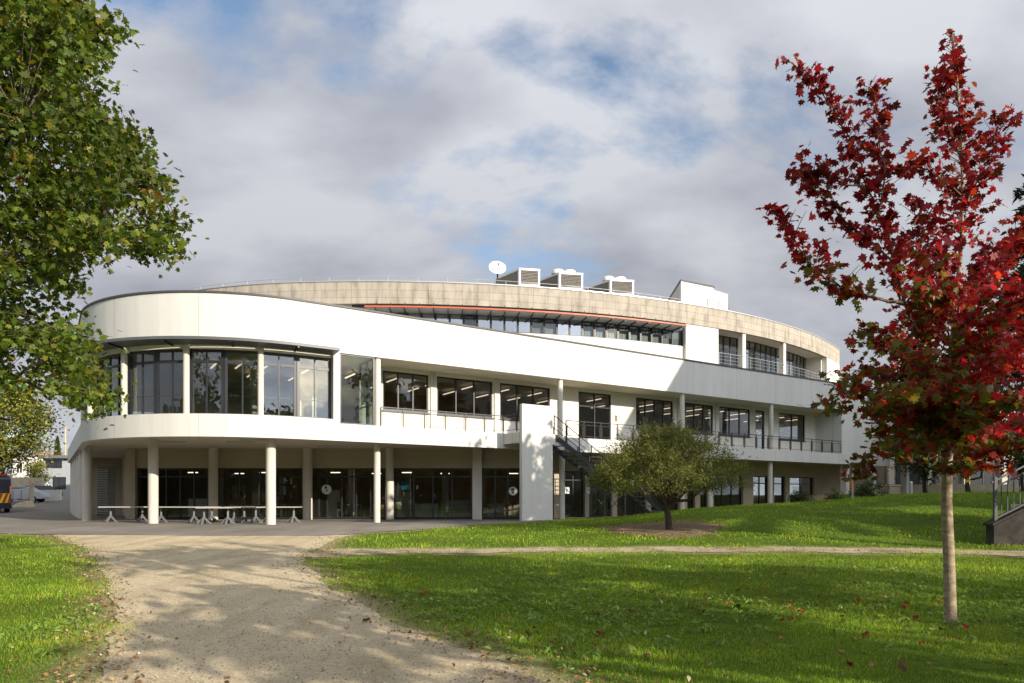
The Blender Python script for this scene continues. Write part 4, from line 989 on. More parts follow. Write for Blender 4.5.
# --- generic broadleaf tree from clumps
def clump_tree(name, loc, h, rad, trunk_h, label, cols, probs, nclump, nleaf, lsize, seed, trunk_r=.14, tmpl=OVAL, squash=.8, group=None, bark='bark_dark', clump_r=.42, cat='tree', shell=.45, branches=7, upb=.6):
    r = np.random.default_rng(seed); x, y = loc; zb = float(zt(x, y)); root = empty(name, (x, y, zb), label, cat, group)
    cz = zb + trunk_h + (h - trunk_h) * .5; rz_ = (h - trunk_h) * .5
    q = r.normal(size=(nclump, 3)); q /= np.linalg.norm(q, axis=1)[:, None]; q *= (shell + (1 - shell) * r.random((nclump, 1)) ** .6) * r.uniform(.8, 1.08, (nclump, 1))
    C = np.array([x, y, cz]) + q * np.array([rad, rad, rz_])
    m = MB(); tz = zb + trunk_h; m.tube([(x, y, zb - .1), (x + .02, y, zb + .15), (x - .03 * h / 4, y, zb + trunk_h * .6), (x, y, tz + rz_ * .5)], [trunk_r * 1.3, trunk_r, trunk_r * .8, trunk_r * .4], 10); m.build('trunk', bark, root, True)
    lb = MB()
    for i in range(branches):
        e = C[int(i * nclump / branches)]; pts = branch_pts((x, y, zb + trunk_h * (.85 + .5 * r.random())), e, 5, -.1 * rad, .05); lb.tube(pts, [trunk_r * .5 * (1 - .15 * j) for j in range(6)], 6)
    lb.build('limbs', bark, root, True)
    o = r.normal(size=(nclump, nleaf, 3)) * (clump_r * r.uniform(.6, 1.25, (nclump, 1, 1))) * np.array([1, 1, .75]); pos = (C[:, None] + o).reshape(-1, 3); N = len(pos)
    pos[:, 2] = np.maximum(pos[:, 2], zb + .3)
    t = pick_tint(N, cols, probs, .22, r) * np.repeat(r.uniform(.75, 1.25, nclump), nleaf)[:, None]
    vv, ff, k = leaves(pos, r.uniform(.7, 1.3, N) * lsize, tmpl, upb, .2, (x, y, cz), r)
    np_object('crown', vv, ff, 'leaf', root, np.repeat(t, k, 0))
    return root
# small round tree in front of the stair
def round_tree():
    x, y = g(669, 530.5); r = np.random.default_rng(21); zb = float(zt(x, y))
    root = empty('round_tree', (x, y, zb), 'low olive green tree with a wide domed crown in a bed of bark mulch', 'tree')
    K = y / F_PX; lean = -.10
    m = MB(); m.tube([(x + .02, y, zb - .05), (x, y, zb + .1), (x - .03, y, zb + .5), (x - .12, y, zb + 1.0)], [.17, .135, .115, .11], 10)
    for k, (du, dv, dy) in enumerate(((-55, 55, .3), (-30, 78, -.6), (0, 90, .5), (28, 80, -.4), (55, 62, .4), (-20, 60, 1.2), (25, 60, 1.2), (15, 55, -1.2), (-45, 42, -.8), (48, 44, -.7))):
        e = Vector((x + du * K, y + dy, zb + 15 * K + dv * K)); m.tube(branch_pts((x - .1, y, zb + .85), e, 6, -.12, .035), [.07 * (1 - .15 * j) + .004 for j in range(7)], 6)
    m.build('trunk', 'bark_dark', root, True)
    # dome outline: crown width per height (pixels about the trunk)
    M = 900; C = []
    while len(C) < 470:
        a = r.uniform(0, 6.283); rho = r.random() ** .5; z = r.random()
        prof = np.interp(z, [0, .12, .3, .55, .8, 1.0], [.72, .98, 1.0, .88, .60, .22])
        if rho < .45 and z < .55 and r.random() < .75: continue
        rad_ = (80 if math.cos(a) < 0 else 75) * K * prof * (1 + .13 * math.sin(3 * a + 1.3) + .09 * math.sin(7 * a)) * r.uniform(.9, 1.08)
        C.append((x - .12 + rho * rad_ * math.cos(a), y + rho * rad_ * math.sin(a) * .95, zb + (41 + 55 * z * (1 + .08 * math.sin(2.2 * a))) * K))
    C = np.array(C); nl = 100
    o = r.normal(size=(len(C), nl, 3)) * np.array([.17, .17, .13]) * r.uniform(.7, 1.3, (len(C), 1, 1)); pos = (C[:, None] + o).reshape(-1, 3)
    # upright wispy shoots
    sh = []; tw = MB()
    for i in range(260):
        c = C[r.integers(len(C))]; L_ = r.uniform(.2, .55); dvec = np.array([r.normal() * .45, r.normal() * .45, 1.0]); dvec += .7 * (c - np.array([x, y, zb + 1.6])) / 2.5; dvec /= np.linalg.norm(dvec)
        e = c + dvec * (L_ + .25); tw.tube([c, e], [.006, .003], 3)
        for j in range(16): sh.append(c + dvec * (L_ + .25) * r.uniform(.2, 1) + r.normal(size=3) * .03)
    tw.build('twigs', 'twig_bark', root)
    pos = np.concatenate([pos, np.array(sh)]); N = len(pos)
    t = pick_tint(N, [(.125, .145, .028), (.165, .18, .035), (.085, .105, .02), (.21, .20, .04)], [4, 3, 2, 1], .22, r)
    vv, ff, k = leaves(pos, r.uniform(.06, .105, N), LANCE, .3, 0, (x, y, zb + 1.3), r)
    np_object('crown', vv, ff, 'leaf', root, np.repeat(t, k, 0))
    # mulch bed
    n = 40; bed = MB(); vs = [(x, y, float(zt(x, y)) + .05)]; 
    rings = [.35, .7, 1.0]
    for q in rings:
        for k in range(n):
            a = 2 * math.pi * k / n; rr = q * (1 + .10 * math.sin(3 * a) + .08 * math.sin(7 * a + 1) + .06 * math.sin(13 * a)); px, py = x - .1 + 2.25 * rr * math.cos(a), y + .5 + 2.6 * rr * math.sin(a)
            vs.append((px, py, float(zt(px, py)) + (.05 if q < 1 else .006)))
    fs = [(0, 1 + k, 1 + (k + 1) % n) for k in range(n)]
    for i in range(2): fs += [(1 + i * n + k, 1 + (i + 1) * n + k, 1 + (i + 1) * n + (k + 1) % n, 1 + i * n + (k + 1) % n) for k in range(n)]
    tag(bed.add(vs, fs).build('mulch_bed', 'mulch', None, True), kind='structure')
    return x, y
OTX, OTY = round_tree()
GREENS = [(.055, .085, .014), (.08, .11, .018), (.11, .13, .02), (.04, .065, .012)]
YELL = [(.36, .32, .05), (.27, .28, .04), (.15, .18, .03), (.42, .33, .06)]
# background trees at the left
clump_tree('yellowing_tree', ((3 - 512) / F_PX * 58, 58), 11.2, 3.3, 3.0, 'yellowing tree with dark leaning stems behind the emergency van', YELL + GREENS[:2], [2, 3, 4, 1, 3, 3], 150, 85, .24, 31, .22, clump_r=.55)
clump_tree('yellowing_tree', (-58, 70), 11.5, 4.5, 2.5, 'taller yellow green tree standing farther back at the left edge', YELL + GREENS[:2], [2, 3, 4, 1, 3, 3], 150, 80, .28, 32, .25, clump_r=.7)
clump_tree('garden_shrub', (at(37, 490, 72).x, 72), 4.2, 1.1, .8, 'bright yellow green shrub beside the grey flat roofed house', YELL, [1, 2, 3, 1], 40, 50, .2, 33, .08, clump_r=.35, cat='shrub')
def cypress():
    r = np.random.default_rng(34); c = at(57.5, 498, 88); x, y = c.x, c.y; zb = float(zt(x, y)); h = zat(436, y) - zb
    root = empty('cypress', (x, y, zb), 'narrow pointed cypress rising above the flat roofed house', 'tree')
    MB().tube([(x, y, zb - .1), (x, y, zb + h * .8)], [.15, .05], 8).build('trunk', 'bark_dark', root)
    N = 2600; z = r.random(N) ** .8; a = r.uniform(0, 6.28, N); rad_ = .80 * np.sin(np.pi * np.clip(z * .92 + .08, 0, 1)) ** .6 * r.random(N) ** .4 * (1 - .5 * z)
    pos = np.stack([x + rad_ * np.cos(a), y + rad_ * np.sin(a), zb + .3 + z * (h - .3)], -1)
    vv, ff, k = leaves(pos, r.uniform(.2, .34, N), LANCE, 1.2, -1.5, None, r); np_object('crown', vv, ff, 'leaf', root, np.repeat(pick_tint(N, [(.10, .12, .02), (.07, .09, .018)], [1, 1], .2, r), k, 0))
cypress()
# cedar behind the red maple
def conifer(loc, h, rad, label, seed, skip_low=.26):
    r = np.random.default_rng(seed); x, y = loc; zb = float(zt(x, y)); root = empty('cedar_tree', (x, y, zb), label, 'tree')
    MB().tube([(x, y, zb - .2), (x, y, zb + h * .5), (x, y, zb + h)], [.34, .2, .03], 10).build('trunk', 'bark_dark', root, True)
    lb = MB(); pos = []
    for i in range(190):
        k = skip_low + (1 - skip_low) * (i / 190.0) ** .9; z = zb + h * k; a = r.uniform(0, 6.283); L_ = rad * (1 - k) ** .75 * r.uniform(.75, 1.1) + .3
        e = Vector((x + L_ * math.cos(a), y + L_ * math.sin(a), z - L_ * .12)); pts = branch_pts((x, y, z), e, 5, .1 * L_, .02); lb.tube(pts, [.05, .04, .03, .02, .015, .008], 5)
        n = int(85 * L_) + 20; t = r.random(n) ** .6
        pp = np.array([x, y, z]) + t[:, None] * (np.array(e) - np.array([x, y, z])); side = np.array([-math.sin(a), math.cos(a), 0]); pp = pp + side * (r.normal(size=(n, 1)) * .34 * (1.1 - t[:, None] * .7)) + np.array([0, 0, -1]) * np.abs(r.normal(size=(n, 1))) * .16; pos.append(pp)
    lb.build('limbs', 'bark_dark', root); pos = np.concatenate(pos); N = len(pos)
    vv, ff, k = leaves(pos, r.uniform(.22, .40, N), oval_template(.22), .5, .5, (x, y, zb + h * .5), r)
    np_object('crown', vv, ff, 'leaf', root, np.repeat(pick_tint(N, [(.030, .045, .022), (.045, .058, .026), (.022, .034, .02)], [1, 1, 1], .2, r), k, 0))
conifer((19.4, 22.1), 15.5, 6.9, 'dark cedar rising behind the red maple at the right edge', 41)

# ------------------------------------------------------------------ things at the left, beyond the forecourt
def window_on(parent, x0, x1, y, z0, z1, nv=2, fmat='white_metal'):
    f = MB()
    for a, b, c, d in ((x0, x1, z0, z0 + .07), (x0, x1, z1 - .07, z1)): f.box(((a + b) / 2, y - .02, (c + d) / 2), (b - a, .06, d - c))
    for i in range(nv + 1):
        xx_ = x0 + .035 + (x1 - x0 - .07) * i / nv; f.box((xx_, y - .02, (z0 + z1) / 2), (.07, .055, z1 - z0 - .142))
    f = f.build('window', fmat, parent); MB().box(((x0 + x1) / 2, y - .004, (z0 + z1) / 2), (x1 - x0 - .02, .012, z1 - z0 - .02)).build('pane', 'car_dark', f)
YH = 76.0; hzb = float(zt(-50, YH)); x0 = at(43, 0, YH).x; x1 = at(90, 0, YH).x
hs = empty('flat_roofed_house', ((x0 + x1) / 2, YH, hzb), 'small pale grey house with a flat overhanging roof at the end of the drive', 'house')
ztop = zat(458.5, YH)
MB().hexa([(x0, YH), (x1, YH), (x1, YH + 7), (x0, YH + 7)], hzb - .3, ztop).build('wall', 'pale_house', hs)
MB().hexa([(x0 - .25, YH - .5), (x1 + .2, YH - .5), (x1 + .2, YH + 7.2), (x0 - .25, YH + 7.2)], ztop + .003, zat(456, YH) + .06).build('roof', 'grey_frame', hs)
window_on(hs, at(46, 0, YH).x, at(62, 0, YH).x, YH, zat(468, YH), zat(460.5, YH), 3, 'dark_frame')
window_on(hs, at(53, 0, YH).x, at(66, 0, YH).x, YH, zat(489, YH), zat(477, YH), 2, 'dark_frame')
MB().box((at(47, 0, YH).x, YH - .03, zat(486, YH)), (.35, .06, .7)).build('meter_box', 'white_metal', hs)
def gable_house(u0, u1, v_eave, v_ridge, Yh, label, wallmat):
    x0, x1 = at(u0, 0, Yh).x, at(u1, 0, Yh).x; zb = float(zt((x0 + x1) / 2, min(Yh, 74))); r_ = empty('house', ((x0 + x1) / 2, Yh, zb), label, 'house')
    ze, zr = zat(v_eave, Yh), zat(v_ridge, Yh); MB().hexa([(x0, Yh), (x1, Yh), (x1, Yh + 8), (x0, Yh + 8)], zb - .3, ze).build('wall', wallmat, r_)
    ym = Yh + 4; MB().add([(x0 - .3, Yh - .4, ze + .01), (x1 + .3, Yh - .4, ze + .01), (x1 + .3, Yh + 8.4, ze + .01), (x0 - .3, Yh + 8.4, ze + .01), (x0 - .3, ym, zr), (x1 + .3, ym, zr)], [(0, 1, 5, 4), (2, 3, 4, 5), (0, 4, 3), (1, 2, 5), (3, 2, 1, 0)]).build('roof', 'tile_roof', r_)
    w = (x1 - x0); 
    for k in (.2, .65): window_on(r_, x0 + w * k, x0 + w * k + .9, Yh, zb + 3.6 if ze - zb > 5.5 else zb + 1.0, zb + 5.0 if ze - zb > 5.5 else zb + 2.2, 2)
    return r_
gable_house(12, 34, 456, 449, 96, 'white house with a tiled roof glimpsed between the tree stems', 'white_render')
gable_house(31, 54, 457, 451, 112, 'cream house whose tiled roof shows just left of the cypress', 'cream_wall')
px_ = at(65.3, 0, 84); ch = empty('tall_pole', (px_.x, 84, hzb), 'tall thin tan pole behind the flat roofed house', 'pole')
MB().tube([(px_.x, 84, hzb), (px_.x, 84, zat(428, 84))], .10, 8).build('shaft', 'tan_stone', ch); MB().box((px_.x, 84, zat(428, 84) + .1), (.3, .3, .2)).build('cap', 'tan_stone', ch)
a, b = at(10, 0, 70), at(43, 0, 70); tag(MB().bar((a.x, 70), (b.x, 70), .4, hzb - .3, zat(477.5, 70)).build('garden_wall', 'tan_stone'), 'rough tan stone garden wall below the yellow shrub', 'wall')
a, b = at(38.5, 0, 66), at(58, 0, 66); tag(MB().bar((a.x, 66), (b.x, 66.5), .25, float(zt(-44, 66)) - .1, zat(490, 66)).build('low_wall', 'white_render', bevel=.02), 'low white wall in front of the flat roofed house', 'wall')
a = at(31.8, 0, 60); zb_ = float(zt(a.x, 60)); gp = empty('gate_post', (a.x, 60, zb_), 'square stone gate post at the end of the wire fence', 'post')
MB().box((a.x, 60, (zb_ - .1 + zat(484, 60)) / 2), (.24, .24, zat(484, 60) - zb_ + .1)).build('shaft', 'tan_stone', gp); MB().box((a.x, 60, zat(484, 60) + .04), (.32, .32, .08)).build('cap', 'tan_stone', gp)
fe = empty('wire_fence', (at(20, 0, 60).x, 60, zb_), 'wire mesh fence beside the parked cars', 'fence'); m = MB(); xa, xb = at(-20, 0, 60).x, a.x - .2
for k in range(7): xk = xa + (xb - xa) * k / 6; m.tube([(xk, 60, zb_ - .1), (xk, 60, zb_ + 1.3)], .035, 6)
m.build('post', 'grey_frame', fe); m = MB()
for k in range(9): m.tube([(xa, 60, zb_ + .1 + k * .145), (xb, 60, zb_ + .1 + k * .145)], .008, 4)
for k in range(50): xk = xa + (xb - xa) * k / 49; m.tube([(xk, 60, zb_ + .1), (xk, 60, zb_ + 1.26)], .008, 4)
m.build('mesh_panel', 'light_metal', fe)
def stones():
    c = at(24, 503, 57); zb = float(zt(c.x, 57)); o = empty('stone_block', (c.x, 57, zb), 'pale stone block lying by the drive edge near the gate post', 'stone')
    MB().add([(c.x - .9, 56.6, zb - .1), (c.x + .8, 56.5, zb - .1), (c.x + .9, 57.4, zb - .1), (c.x - .8, 57.5, zb - .1), (c.x - .6, 56.8, zb + .35), (c.x + .55, 56.7, zb + .55), (c.x + .6, 57.2, zb + .5), (c.x - .5, 57.2, zb + .3)], [(3, 2, 1, 0), (4, 5, 6, 7), (0, 1, 5, 4), (1, 2, 6, 5), (2, 3, 7, 6), (3, 0, 4, 7)]).build('block', 'tan_stone', o, bevel=.08)
stones()
def car(u, Yc, rz, mat, label):
    x = at(u, 0, Yc).x; zb = float(zt(x, Yc)); r_ = empty('parked_car', (x, Yc, zb), label, 'car', 'cars parked behind the wire fence'); ca, sa = math.cos(rz), math.sin(rz)
    def W(px, py, pz): return (x + px * ca - py * sa, Yc + px * sa + py * ca, zb + pz)
    prof = [(-2.05, .35), (-2.1, .75), (-1.95, .95), (-1.2, 1.0), (-.7, 1.42), (.75, 1.46), (1.45, 1.0), (2.0, .88), (2.1, .6), (2.05, .35)]
    n = len(prof); vs = []; 
    for sgn in (-1, 1):
        for px, pz in prof: vs.append(W(px, sgn * (.84 if pz < 1.1 else .68), pz))
    m = MB(); m.add(vs, [tuple(range(n)), tuple(range(2 * n - 1, n - 1, -1))] + [(i, (i + 1) % n, n + (i + 1) % n, n + i) for i in range(n)]); m.build('body', mat, r_, True)
    m = MB()
    for sgn in (-1, 1): m.add([W(-1.05, sgn * .80, 1.02), W(1.25, sgn * .80, 1.02), W(.68, sgn * .71, 1.38), W(-.65, sgn * .71, 1.38)], [(0, 1, 2, 3)])
    m.build('window', 'car_dark', r_)
    for px in (-1.3, 1.3):
        for sgn in (-1, 1): w = MB(); w.tube([W(px, sgn * .70, .32), W(px, sgn * .88, .32)], .32, 16); w = w.build('wheel', 'tyre_rubber', r_); MB().tube([W(px, sgn * .883, .32), W(px, sgn * .89, .32)], .2, 12).build('rim', 'light_metal', w)
car(21, 63, R(12), 'car_silver', 'silver car parked behind the wire fence')
car(38, 69, R(75), 'car_dark', 'dark car nosed in behind the gate post')
# emergency van at the left edge
def van():
    Yv = 50.0; xr = at(11.5, 0, Yv).x; zb = float(zt(xr, Yv)) + .02; r_ = empty('emergency_van', (xr, Yv, zb), 'dark emergency van with yellow and red chevrons on its rear', 'van')
    W_ = 2.0; L_ = 5.4; H = zat(476, Yv) - zb
    x0, x1 = xr - W_, xr
    prof = [(0, .35), (0, H * .55), (.12, H * .93), (.35, H), (4.0, H), (4.7, H * .62), (5.3, H * .48), (5.4, .35)]; n = len(prof)
    vs = [(xx_, Yv + a, zb + b) for xx_ in (x0, x1) for a, b in prof]
    MB().add(vs, [tuple(range(n)), tuple(range(2 * n - 1, n - 1, -1))] + [(i, (i + 1) % n, n + (i + 1) % n, n + i) for i in range(n)]).build('body', 'car_dark', r_, bevel=.06)
    q = .012
    MB().hexa([(x0 + .12, Yv - .02), (x1 - .10, Yv - .02), (x1 - .10, Yv + .10), (x0 + .12, Yv + .10)], zb + H * .55, zb + H * .88).build('rear_window', 'car_dark', r_)
    m = MB()
    for k in range(3): yk = Yv + .5 + k * 1.3; m.add([(x1 + .035, yk, zb + H * .58), (x1 + .035, yk + 1.1, zb + H * .58), (x1 + .035, yk + 1.1, zb + H * .9), (x1 + .035, yk, zb + H * .9)], [(0, 1, 2, 3)])
    m.build('window', 'car_dark', r_)
    MB().box(((x0 + x1) / 2, Yv - .03, zb + H * .40), (W_ - .15, .03, H * .26)).build('rear_panel', 'van_yellow', r_)
    m = MB()
    for k in range(6):
        xk = x0 + .1 + k * .33; za, zc = zb + H * .275, zb + H * .525; m.add([(xk, Yv - .06, za), (xk + .16, Yv - .06, za), (min(xk + .40, x1 - .08), Yv - .06, zc), (min(xk + .24, x1 - .10), Yv - .06, zc), (xk, Yv - .046, za), (xk + .16, Yv - .046, za), (min(xk + .40, x1 - .08), Yv - .046, zc), (min(xk + .24, x1 - .10), Yv - .046, zc)], [(0, 1, 2, 3), (7, 6, 5, 4), (0, 4, 5, 1), (1, 5, 6, 2), (2, 6, 7, 3), (3, 7, 4, 0)])
    m.build('chevron', 'van_red', r_)
    MB().box(((x0 + x1) / 2, Yv - .06, zb + .42), (W_, .14, .22)).build('bumper', 'tyre_rubber', r_)
    for xx_ in (x0 + .06, x1 - .06): MB().box((xx_, Yv - .045, zb + H * .62), (.11, .05, H * .22)).build('tail_light', 'sign_orange', r_)
    m = MB(); m.box((x1 + .02, Yv + 2.4, zb + H * .5), (.03, 4.2, .22)); m.build('side_stripe', 'van_yellow', r_)
    m = MB(); m.box(((x0 + x1) / 2, Yv + .45, zb + H + .06), (W_ * .8, .3, .12)); m.build('light_bar', 'van_red', r_)
    for yk in (Yv + .95, Yv + 4.3):
        for xx_ in (x0 + .12, x1 - .12): w = MB().tube([(xx_ - .12, yk, zb + .34), (xx_ + .13, yk, zb + .34)], .35, 16).build('wheel', 'tyre_rubber', r_); MB().tube([(xx_ + .131, yk, zb + .34), (xx_ + .14, yk, zb + .34)], .2, 12).build('rim', 'light_metal', w)
van()
bpy.data.objects['emergency_van'].rotation_euler = (0, 0, R(46))

# ------------------------------------------------------------------ right side
# stone parapet and railing of the garden steps
def steps():
    x, y = g(994, 545.5); zb = float(zt(x, y)); r_ = empty('garden_steps', (x, y, zb), 'dark stone flank wall of garden steps with a grey steel railing at the right edge', 'steps')
    K = y / F_PX; L_ = 6.0; sl_ = .50; z0 = zat(526, y)
    wv = [(x, y, zb - .3), (x + L_, y, zb - .3), (x + L_, y, z0 + sl_ * L_), (x, y, z0), (x, y + .35, zb - .3), (x + L_, y + .35, zb - .3), (x + L_, y + .35, z0 + sl_ * L_), (x, y + .35, z0)]
    fs = [(0, 1, 2, 3), (7, 6, 5, 4), (0, 4, 5, 1), (1, 5, 6, 2), (2, 6, 7, 3), (3, 7, 4, 0)]
    MB().add(wv, fs).build('flank_wall', 'dark_stone', r_)
    cv = [(a - (.06 if i in (0, 3, 4, 7) else 0), b + (-.05 if i < 4 else .05), (z0 + sl_ * (a - x) + (.003 if i in (0, 1, 4, 5) else .08))) for i, (a, b, c) in enumerate(wv)]
    MB().add(cv, fs).build('coping', 'dark_stone', r_)
    m = MB()
    for k in range(5, 14): m.hexa([(x + .1 + k * .42, y + .36), (x + .1 + (k + 1) * .42, y + .36), (x + .1 + (k + 1) * .42, y + 2.3), (x + .1 + k * .42, y + 2.3)], zb - .3, z0 + k * .21 - .4)
    m.build('tread', 'column_concrete', r_)
    m = MB(); yr = y + .12; h = zat(480, y) - z0; px = x + .12
    m.box((px, yr, z0 + h / 2 + .1), (.09, .09, h)); hr = h * .86
    m.beam((px, yr, z0 + .22), (px + L_ - .3, yr, z0 + .22 + sl_ * (L_ - .3)), .05, .05); m.beam((px - .12, yr, z0 + hr + .12), (px + L_ - .3, yr, z0 + hr + .22 + sl_ * (L_ - .3)), .06, .05)
    m.beam((px, yr, z0 + hr - .02), (px + L_ - .3, yr, z0 + hr - .02 + sl_ * (L_ - .3)), .04, .04)
    for k in range(1, 30):
        xk = px + k * .19
        if k % 8 == 0: m.box((xk, yr, z0 + sl_ * (xk - px) + h / 2 + .1), (.08, .08, h))
        else: m.box((xk, yr, z0 + sl_ * (xk - px) + .22 + (hr - .22) / 2), (.022, .022, hr - .24))
    m.build('railing', 'rail_paint', r_)
steps()
# low beige wing beyond the lawn
xw0, xw1, YW = at(884, 0, 62).x, at(884, 0, 62).x + 32, 62.0; zw = 1.5
wg = empty('beige_wing', ((xw0 + xw1) / 2, YW, zw), 'beige building with tall piers and dark windows beyond the lawn at the right', 'building')
MB().hexa([(xw0, YW), (xw1, YW), (xw1, YW + 12), (xw0, YW + 12)], zw - 1.5, 8.6).build('wall', 'beige_facade', wg)
MB().hexa([(xw0 - .3, YW - .6), (xw1 + .3, YW - .6), (xw1 + .3, YW + 12.3), (xw0 - .3, YW + 12.3)], 8.605, 9.0).build('roof', 'cream_wall', wg)
for k in range(9):
    xk = xw0 + 1.0 + k * 3.4; MB().box((xk - .55, YW - .22, 5.0), (.5, .4, 7.15)).build('pier', 'column_concrete', wg)
    for z0, z1 in ((2.2, 4.4), (5.6, 7.6)): window_on(wg, xk + .1, xk + 2.2, YW - .02, z0, z1, 2, 'dark_frame')
MB().bar((xw0 - 4, 57.5), (xw0 + 16, 57.5), .5, 1.0, 2.35).build('retaining_wall', 'tan_stone', wg)
pz = float(zt(at(852.5, 0, 34).x, 34)); c = at(852.5, 0, 34); pl = empty('marker_pole', (c.x, 34, pz), 'slim pale pole with an orange band at the far edge of the lawn', 'pole')
MB().tube([(c.x, 34, pz - .1), (c.x, 34, zat(462, 34))], .042, 10).build('shaft', 'light_metal', pl); MB().tube([(c.x, 34, zat(490, 34)), (c.x, 34, zat(480, 34))], .052, 10, ).build('band', 'sign_orange', pl)
c = at(911, 0, 50); zc = float(zt(c.x, 50)); bo = empty('bollard', (c.x, 50, zc), 'short pale bollard in front of the stone retaining wall', 'bollard'); MB().lathe((c.x, 50, zc), [(.11, -.05), (.11, .75), (.13, .76), (.13, .84), (.09, .92), (.01, .95)], 14).build('post', 'light_metal', bo, True)
c = at(892, 0, 54); zc = float(zt(c.x, 54)); pb = empty('stone_planter', (c.x, 54, zc), 'square stone planter by the beige building', 'planter')
MB().box((c.x, 54, zc + .32), (.85, .85, .68)).build('tub', 'tan_stone', pb, bevel=.03); MB().box((c.x, 54, zc + .70), (.98, .98, .08)).build('rim', 'column_concrete', pb)
def shrub(u, Ys, h, rad, label, seed):
    x = at(u, 0, Ys).x; clump_tree('small_shrub', (x, Ys), h, rad, .1, label, [(.035, .055, .014), (.05, .07, .018)], [1, 1], 14, 50, .11, seed, .03, group='shrubs below the balcony', clump_r=.2, cat='shrub', branches=4)
shrub(801, 38.6, .85, .55, 'small dark shrub below the balcony, left of the end pier', 51); shrub(833, 42, .9, .5, 'small dark shrub right against the end pier of the balcony', 52)
shrub(861, 37.5, .8, .5, 'small dark shrub just right of the orange banded pole', 53); shrub(874, 41, 1.2, .6, 'larger dark shrub farthest right of the four below the balcony', 54)

for u_, y_, h_, r_, sd_, l_ in ((925, 55, 7.5, 2.6, 71, 'dark evergreen left of two others in front of the beige building'), (968, 52, 9.0, 3.0, 72, 'tallest dark evergreen in front of the beige building, behind the red maple'), (1022, 50, 8.0, 3.0, 73, 'dark evergreen before the beige building at the right edge')):
    clump_tree('evergreen_tree', (at(u_, 0, y_).x, y_), h_, r_, 1.2, l_, [(.035, .055, .014), (.05, .07, .018), (.06, .075, .02)], [2, 2, 1], 75, 70, .24, sd_, .18, clump_r=.55, group='evergreens before the beige building')
# ------------------------------------------------------------------ neighbours outside the picture: they cast the shade and stand in the reflections
blk = empty('apartment_block', (52, 20, 0), 'tall pale apartment block beyond the right edge, shading the far facade', 'building')
S0b, T1b, T2b, HB = 51.4, 31.0, 50.5, 21.3
c1 = P(su(675) + 9.4, 31.0); c2 = P(su(675) + 9.4, 52.0)
MB().hexa([c2, c2 + D * 34, c1 + D * 34, c1], -.3, HB).build('wall', 'cream_wall', blk)
MB().hexa([c2 - D * .0, c2 + D * 34, c1 + D * 34, c1], HB + .003, HB + .06).build('roof', 'coping_metal', blk)
for fl in range(6):
    for k in range(5):
        a = c2.lerp(c1, (k + .25) / 5.0) - D * .03; b = c2.lerp(c1, (k + .70) / 5.0) - D * .03; MB().bar(a, b, .06, 1.3 + fl * 3.2, 2.8 + fl * 3.2).build('window', 'car_dark', blk)
SH = [(20.0, -3.5, 10.5, 4.6), (27.5, -9.5, 12.5, 5.0), (13.0, -6.5, 9.0, 3.8), (34.0, -2.0, 10.0, 4.2), (20.0, 14.2, 15.0, 3.3), (11.5, -1.0, 11.0, 3.4)]
lab = ['broad park tree behind the viewer on the right', 'tallest park tree far behind the viewer on the right', 'smaller park tree close behind the viewer', 'park tree farthest to the right of the lawn', 'slender park tree right of the garden steps', 'park tree beside the viewer, just outside the right edge']
for i, (x, y, h, rd) in enumerate(SH):
    clump_tree('park_tree', (x, y), h, rd, (2.6, 2.6, 2.6, 2.6, 7.0, 2.6)[i], lab[i], GREENS, [3, 3, 1, 2], int((15, 15, 13, 15, 46, 17)[i] * (rd / 4.2) ** 1.5), 120, .46, 60 + i, .26, clump_r=.55, shell=.5, branches=9, group='park trees outside the picture')
def tree_belt():
    r = np.random.default_rng(77); n = 30000; x = r.uniform(-95, 75, n); y = -46 + r.normal(size=n) * 2.2 + .02 * x; top = 13 + 4.5 * np.sin(x * .23) + 2.5 * np.sin(x * .61 + 1); z = -.4 + top * r.random(n) ** .8
    vv, ff, k = leaves(np.stack([x, y, z], -1), r.uniform(1.1, 2.0, n), OVAL, .4, .2, None, r)
    tag(np_object('woodland_belt', vv, ff, 'leaf', None, np.repeat(pick_tint(n, GREENS, [3, 3, 1, 3], .25, r), k, 0)), kind='stuff')
tree_belt()
bt = [(-14, -14), (-3, -22), (-26, -6), (8, -26), (-20, -24), (-9, -30), (18, -30), (-34, -14), (3, -36), (-26, -36)]
lab2 = ['park tree behind the viewer to the left', 'park tree straight behind the viewer on the path', 'park tree far out to the left of the viewer', 'park tree far behind the viewer near the path', 'park tree behind the viewer, second row on the left', 'park tree behind the viewer, second row in the middle', 'park tree behind the viewer, second row on the right', 'park tree at the far left end behind the viewer', 'park tree in the third row behind the viewer', 'park tree in the third row, left end']
src = [o for o in col.objects if o.name.startswith('park_tree')][0]
for (x, y), l in zip(bt, lab2):
    c = src.copy(); col.objects.link(c); c.location = (x, y, -.4); c.rotation_euler = (0, 0, random.uniform(0, 6)); c.scale = (1.0 + .3 * random.random(),) * 3; c['label'] = l
    for ch_ in src.children: d = ch_.copy(); col.objects.link(d); d.parent = c

